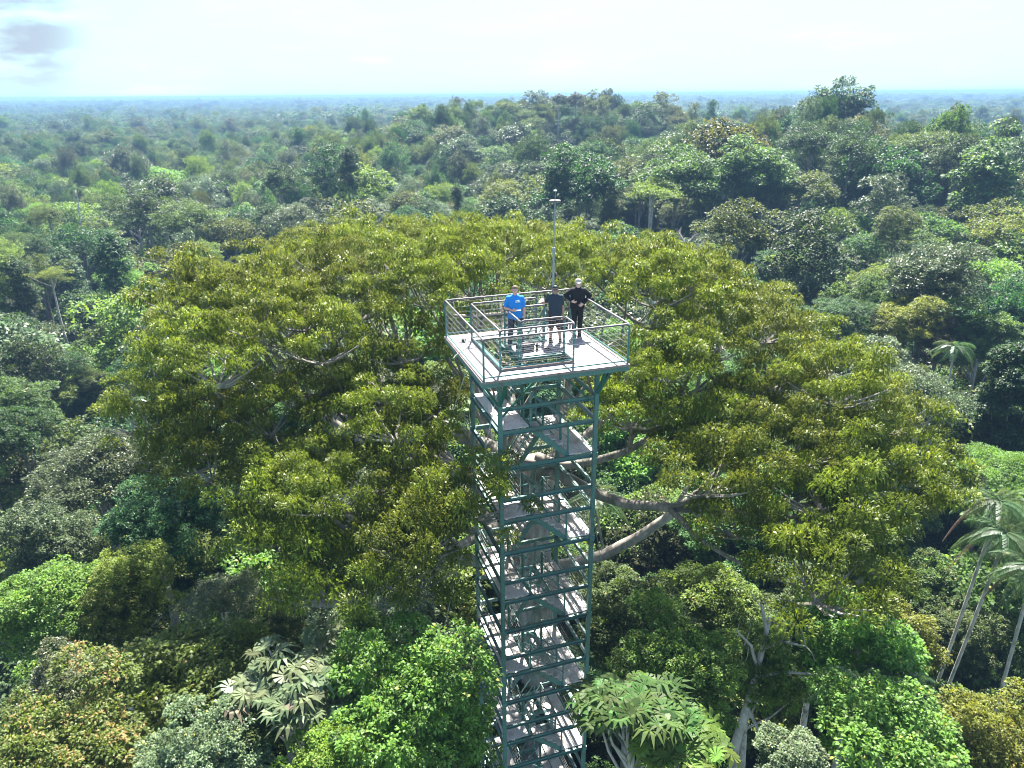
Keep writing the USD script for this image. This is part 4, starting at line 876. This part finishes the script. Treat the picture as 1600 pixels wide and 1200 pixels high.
p1 = person('man in a blue t-shirt holding a phone at the stair railing', w1, 0.02, dict(
    head=(0, -.02, 1.655), neck=(0, .0, 1.50), chest=(0, 0, 1.33), pelvis=(0, .01, .96),
    shL=(-.185, 0, 1.425), elL=(-.27, .0, 1.15), wrL=(-.085, -.22, 1.13), handL=((1, -.35, .1), (0, .3, 1), (.1, -.2, 1), .9),
    shR=(.185, 0, 1.425), elR=(.245, .02, 1.13), wrR=(.26, -.06, .90), handR=((.03, -.2, -1), (-1, 0, 0), (0, -1, 0), .5),
    hipL=(-.09, .01, .92), knL=(-.12, -.01, .50), anL=(-.15, .02, .09), hipR=(.09, .01, .92), knR=(.13, -.05, .50), anR=(.19, -.10, .09)),
    SKIN['a'], BLUE, NAVY, 'short', dict(sleeve='short', leg='long', shoe=SHOE, sole=SOLE, hair=plain('ginger_hair', (.13, .075, .05), .7)))
PR = plain('shirt_print', (.55, .66, .72), .8)
lg = [box((.005, -.147, 1.335 + q * .028), (.060, -.141, 1.352 + q * .028)) for q in range(3)]
for rr_ in (.022, .045, .068):
    pts = [(.066 + rr_ * math.cos(t), -.143, 1.332 + rr_ * math.sin(t)) for t in np.linspace(.05, math.pi / 2, 7)]; lg.append(tube(pts, .008, 4))
put('shirt_print', cat(lg), PR, p1)
ph = xf('phone', loc=np.array(w1) + [.075, -.325, 1.165]); tag(ph, 'pale phone held in front of the blue t-shirt', 'phone')
put('case', box((-.065, -.034, -.005), (.085, .034, .004)), plain('phone_case', (.75, .76, .78), .4), ph); put('screen', box((-.060, -.030, .0042), (.080, .030, .006)), plain('phone_glass', (.55, .58, .62), .1), ph)
w2 = tw(.87, .47, Z)
person('man in dark t-shirt and shorts between the other two people', w2, 0.0, dict(
    head=(0, -.015, 1.645), neck=(0, .0, 1.49), chest=(0, 0, 1.32), pelvis=(0, .01, .95),
    shL=(-.18, 0, 1.415), elL=(-.29, .12, 1.22), wrL=(-.40, .34, 1.13), handL=((-.5, .5, -.15), (0, 0, -1), (1, 1, 0), .7),
    shR=(.18, 0, 1.415), elR=(.235, .03, 1.12), wrR=(.245, -.05, .88), handR=((.02, -.15, -1), (-1, 0, 0), (0, -1, 0), .5),
    hipL=(-.085, .01, .91), knL=(-.11, -.02, .50), anL=(-.13, .0, .09), hipR=(.085, .01, .91), knR=(.12, -.03, .50), anR=(.17, -.03, .09)),
    SKIN['b'], CHAR, BRN, 'short', dict(sleeve='short', leg='short', shoe=SHOE, sole=SOLE, hair=plain('black_hair', (.012, .01, .009), .5), glasses=True, size=.935))
pp = xf('folded_paper', loc=np.array(w2) + [-.375, .29, 1.10]); tag(pp, 'white folded paper in the hand on the railing', 'paper')
put('sheet', cat([bar((-.05, -.06, .0), (.03, .03, .09), .10, .004), bar((-.05, -.06, .012), (.06, -.02, .07), .09, .004)]), plain('paper_white', (.78, .80, .80), .7), pp)
w3 = tw(1.74, .86, Z)
person('person in black clothes, pale cap and sunglasses leaning on the railing', w3, 0.0, dict(
    head=(0, -.015, 1.555), neck=(0, .0, 1.41), chest=(0, 0, 1.25), pelvis=(-.02, .01, .90),
    shL=(-.17, 0, 1.345), elL=(-.37, .03, 1.20), wrL=(-.20, -.13, 1.06), handL=((1, -.3, -.25), (.1, .4, 1), (0, -.5, 1), .6),
    shR=(.17, 0, 1.345), elR=(.36, .05, 1.18), wrR=(.15, -.13, .98), handR=((-.8, -.3, -.4), (0, 1, 0), (0, 0, 1), .8),
    hipL=(-.10, .01, .86), knL=(-.10, -.03, .47), anL=(-.09, .0, .09), hipR=(.07, .01, .86), knR=(.08, -.03, .47), anR=(.06, -.06, .09)),
    SKIN['c'], BLK, BLK, 'long', dict(sleeve='long', leg='long', shoe=SHOE, sole=SOLE, hair=plain('blond_hair', (.36, .24, .12), .6), glasses=True))

# things the people have put down on the deck
CL = plain('black_nylon', (.012, .012, .014), .6, bump=.4); GR = plain('grey_nylon', (.10, .10, .11), .7, bump=.4)
bp_ = xf('backpack', loc=tw(-.2, .0, Z), rotz=.4); tag(bp_, 'black backpack lying on the deck at the first man\'s feet', 'backpack')
rb = lambda c, s, r=.03: solid([manifold3d.Manifold.batch_hull([sphere(np.array(c) + np.array(s) * [a, b, d_], r, 6) for a in (-1, 1) for b in (-1, 1) for d_ in (-1, 1)])], .05, 3)
put('bag', rb((0, 0, .11), (.20, .12, .07)), CL, bp_, smooth=True); put('pocket', rb((.03, -.13, .09), (.12, .02, .04)), GR, bp_, smooth=True)
put('strap', tube([(-.15, .1, .2), (-.2, -.02, .24), (-.26, -.14, .1), (-.2, -.18, .02)], .014, 6), GR, bp_); put('strap', tube([(.1, .1, .2), (.2, .0, .24), (.3, -.1, .1), (.27, -.16, .02)], .014, 6), GR, bp_); put('grab_handle', tube([(-.05, .12, .2), (0, .14, .26), (.05, .12, .2)], .010, 6), CL, bp_)
bt = xf('water_bottle', loc=tw(.12, -.1, Z)); tag(bt, 'small dark bottle standing on the deck beside the backpack', 'bottle')
put('body', tube([(0, 0, .001), (0, 0, .15), (0, 0, .18)], [.038, .038, .02], 12), CL, bt, smooth=40); put('lid', tube([(0, 0, .18), (0, 0, .22)], .022, 10), GR, bt)
bn = xf('binoculars', loc=tw(.41, -.15, Z), rotz=.7); tag(bn, 'black binoculars lying on the deck in front of the second man', 'binoculars')
for s in (-1, 1): put('barrel', tube([(s * .035, -.08, .03), (s * .035, .02, .03), (s * .03, .07, .03)], [.03, .026, .02], 10), CL, bn, smooth=40)
put('bridge', box((-.03, -.03, .025), (.03, .02, .05)), CL, bn)
tr = xf('spotting_scope', loc=tw(.98, .95, Z)); tag(tr, 'black spotting scope on a short tripod beside the second man', 'spotting scope')
for t in (0.3, 2.4, 4.5): put('tripod_leg', tube([(0, 0, .62), (.26 * math.cos(t), .2 * math.sin(t), .005)], [.016, .010], 6), CL, tr)
put('tripod_head', box((-.035, -.035, .60), (.035, .035, .70)), CL, tr); put('scope', tube([(-.02, .16, .79), (0, 0, .75), (.02, -.13, .72), (.02, -.17, .71)], [.028, .036, .046, .046], 12), CL, tr, smooth=40); put('pan_handle', tube([(0, .03, .66), (.1, .2, .58)], .009, 6), CL, tr)
bb = xf('shoulder_bag', loc=tw(1.60, 1.62, Z)); tag(bb, 'black bag standing on the deck behind the second man', 'bag')
put('bag', rb((0, 0, .17), (.12, .07, .12)), CL, bb, smooth=True); put('handle', tube([(-.08, 0, .3), (-.04, 0, .38), (.04, 0, .38), (.08, 0, .3)], .012, 6), CL, bb)
rp = xf('rope', loc=tw(-1.63, 1.30, Z)); tag(rp, 'grey rope lying along the left strip of the deck', 'rope')
q = np.linspace(0, 1, 22); put('strand', tube(np.c_[.14 * np.sin(q * 5) - .05 * q, -1.5 * q, np.full(22, .014) + .10 * np.exp(-q * 16)], .012, 5), plain('rope_grey', (.25, .25, .25), .9), rp); put('knot', rb((.0, .02, .05), (.04, .04, .02), .025), CL, rp, smooth=True)

# ------------------------------------------------------------------ the humid air
hz = box((-62000, -62000, -6), (62000, 62000, EYE + 3.0))
haze_mat = usdkit.material(stage, L + 'humid_air', {'v': ('principled_volume', dict(color=(0.21, 0.36, 0.60), density=HAZE, anisotropy=0.0))}, [], volume='v.volume')
tag(put('haze', hz, haze_mat), 'pale blue humid haze lying over the whole forest', 'haze', kind='stuff')
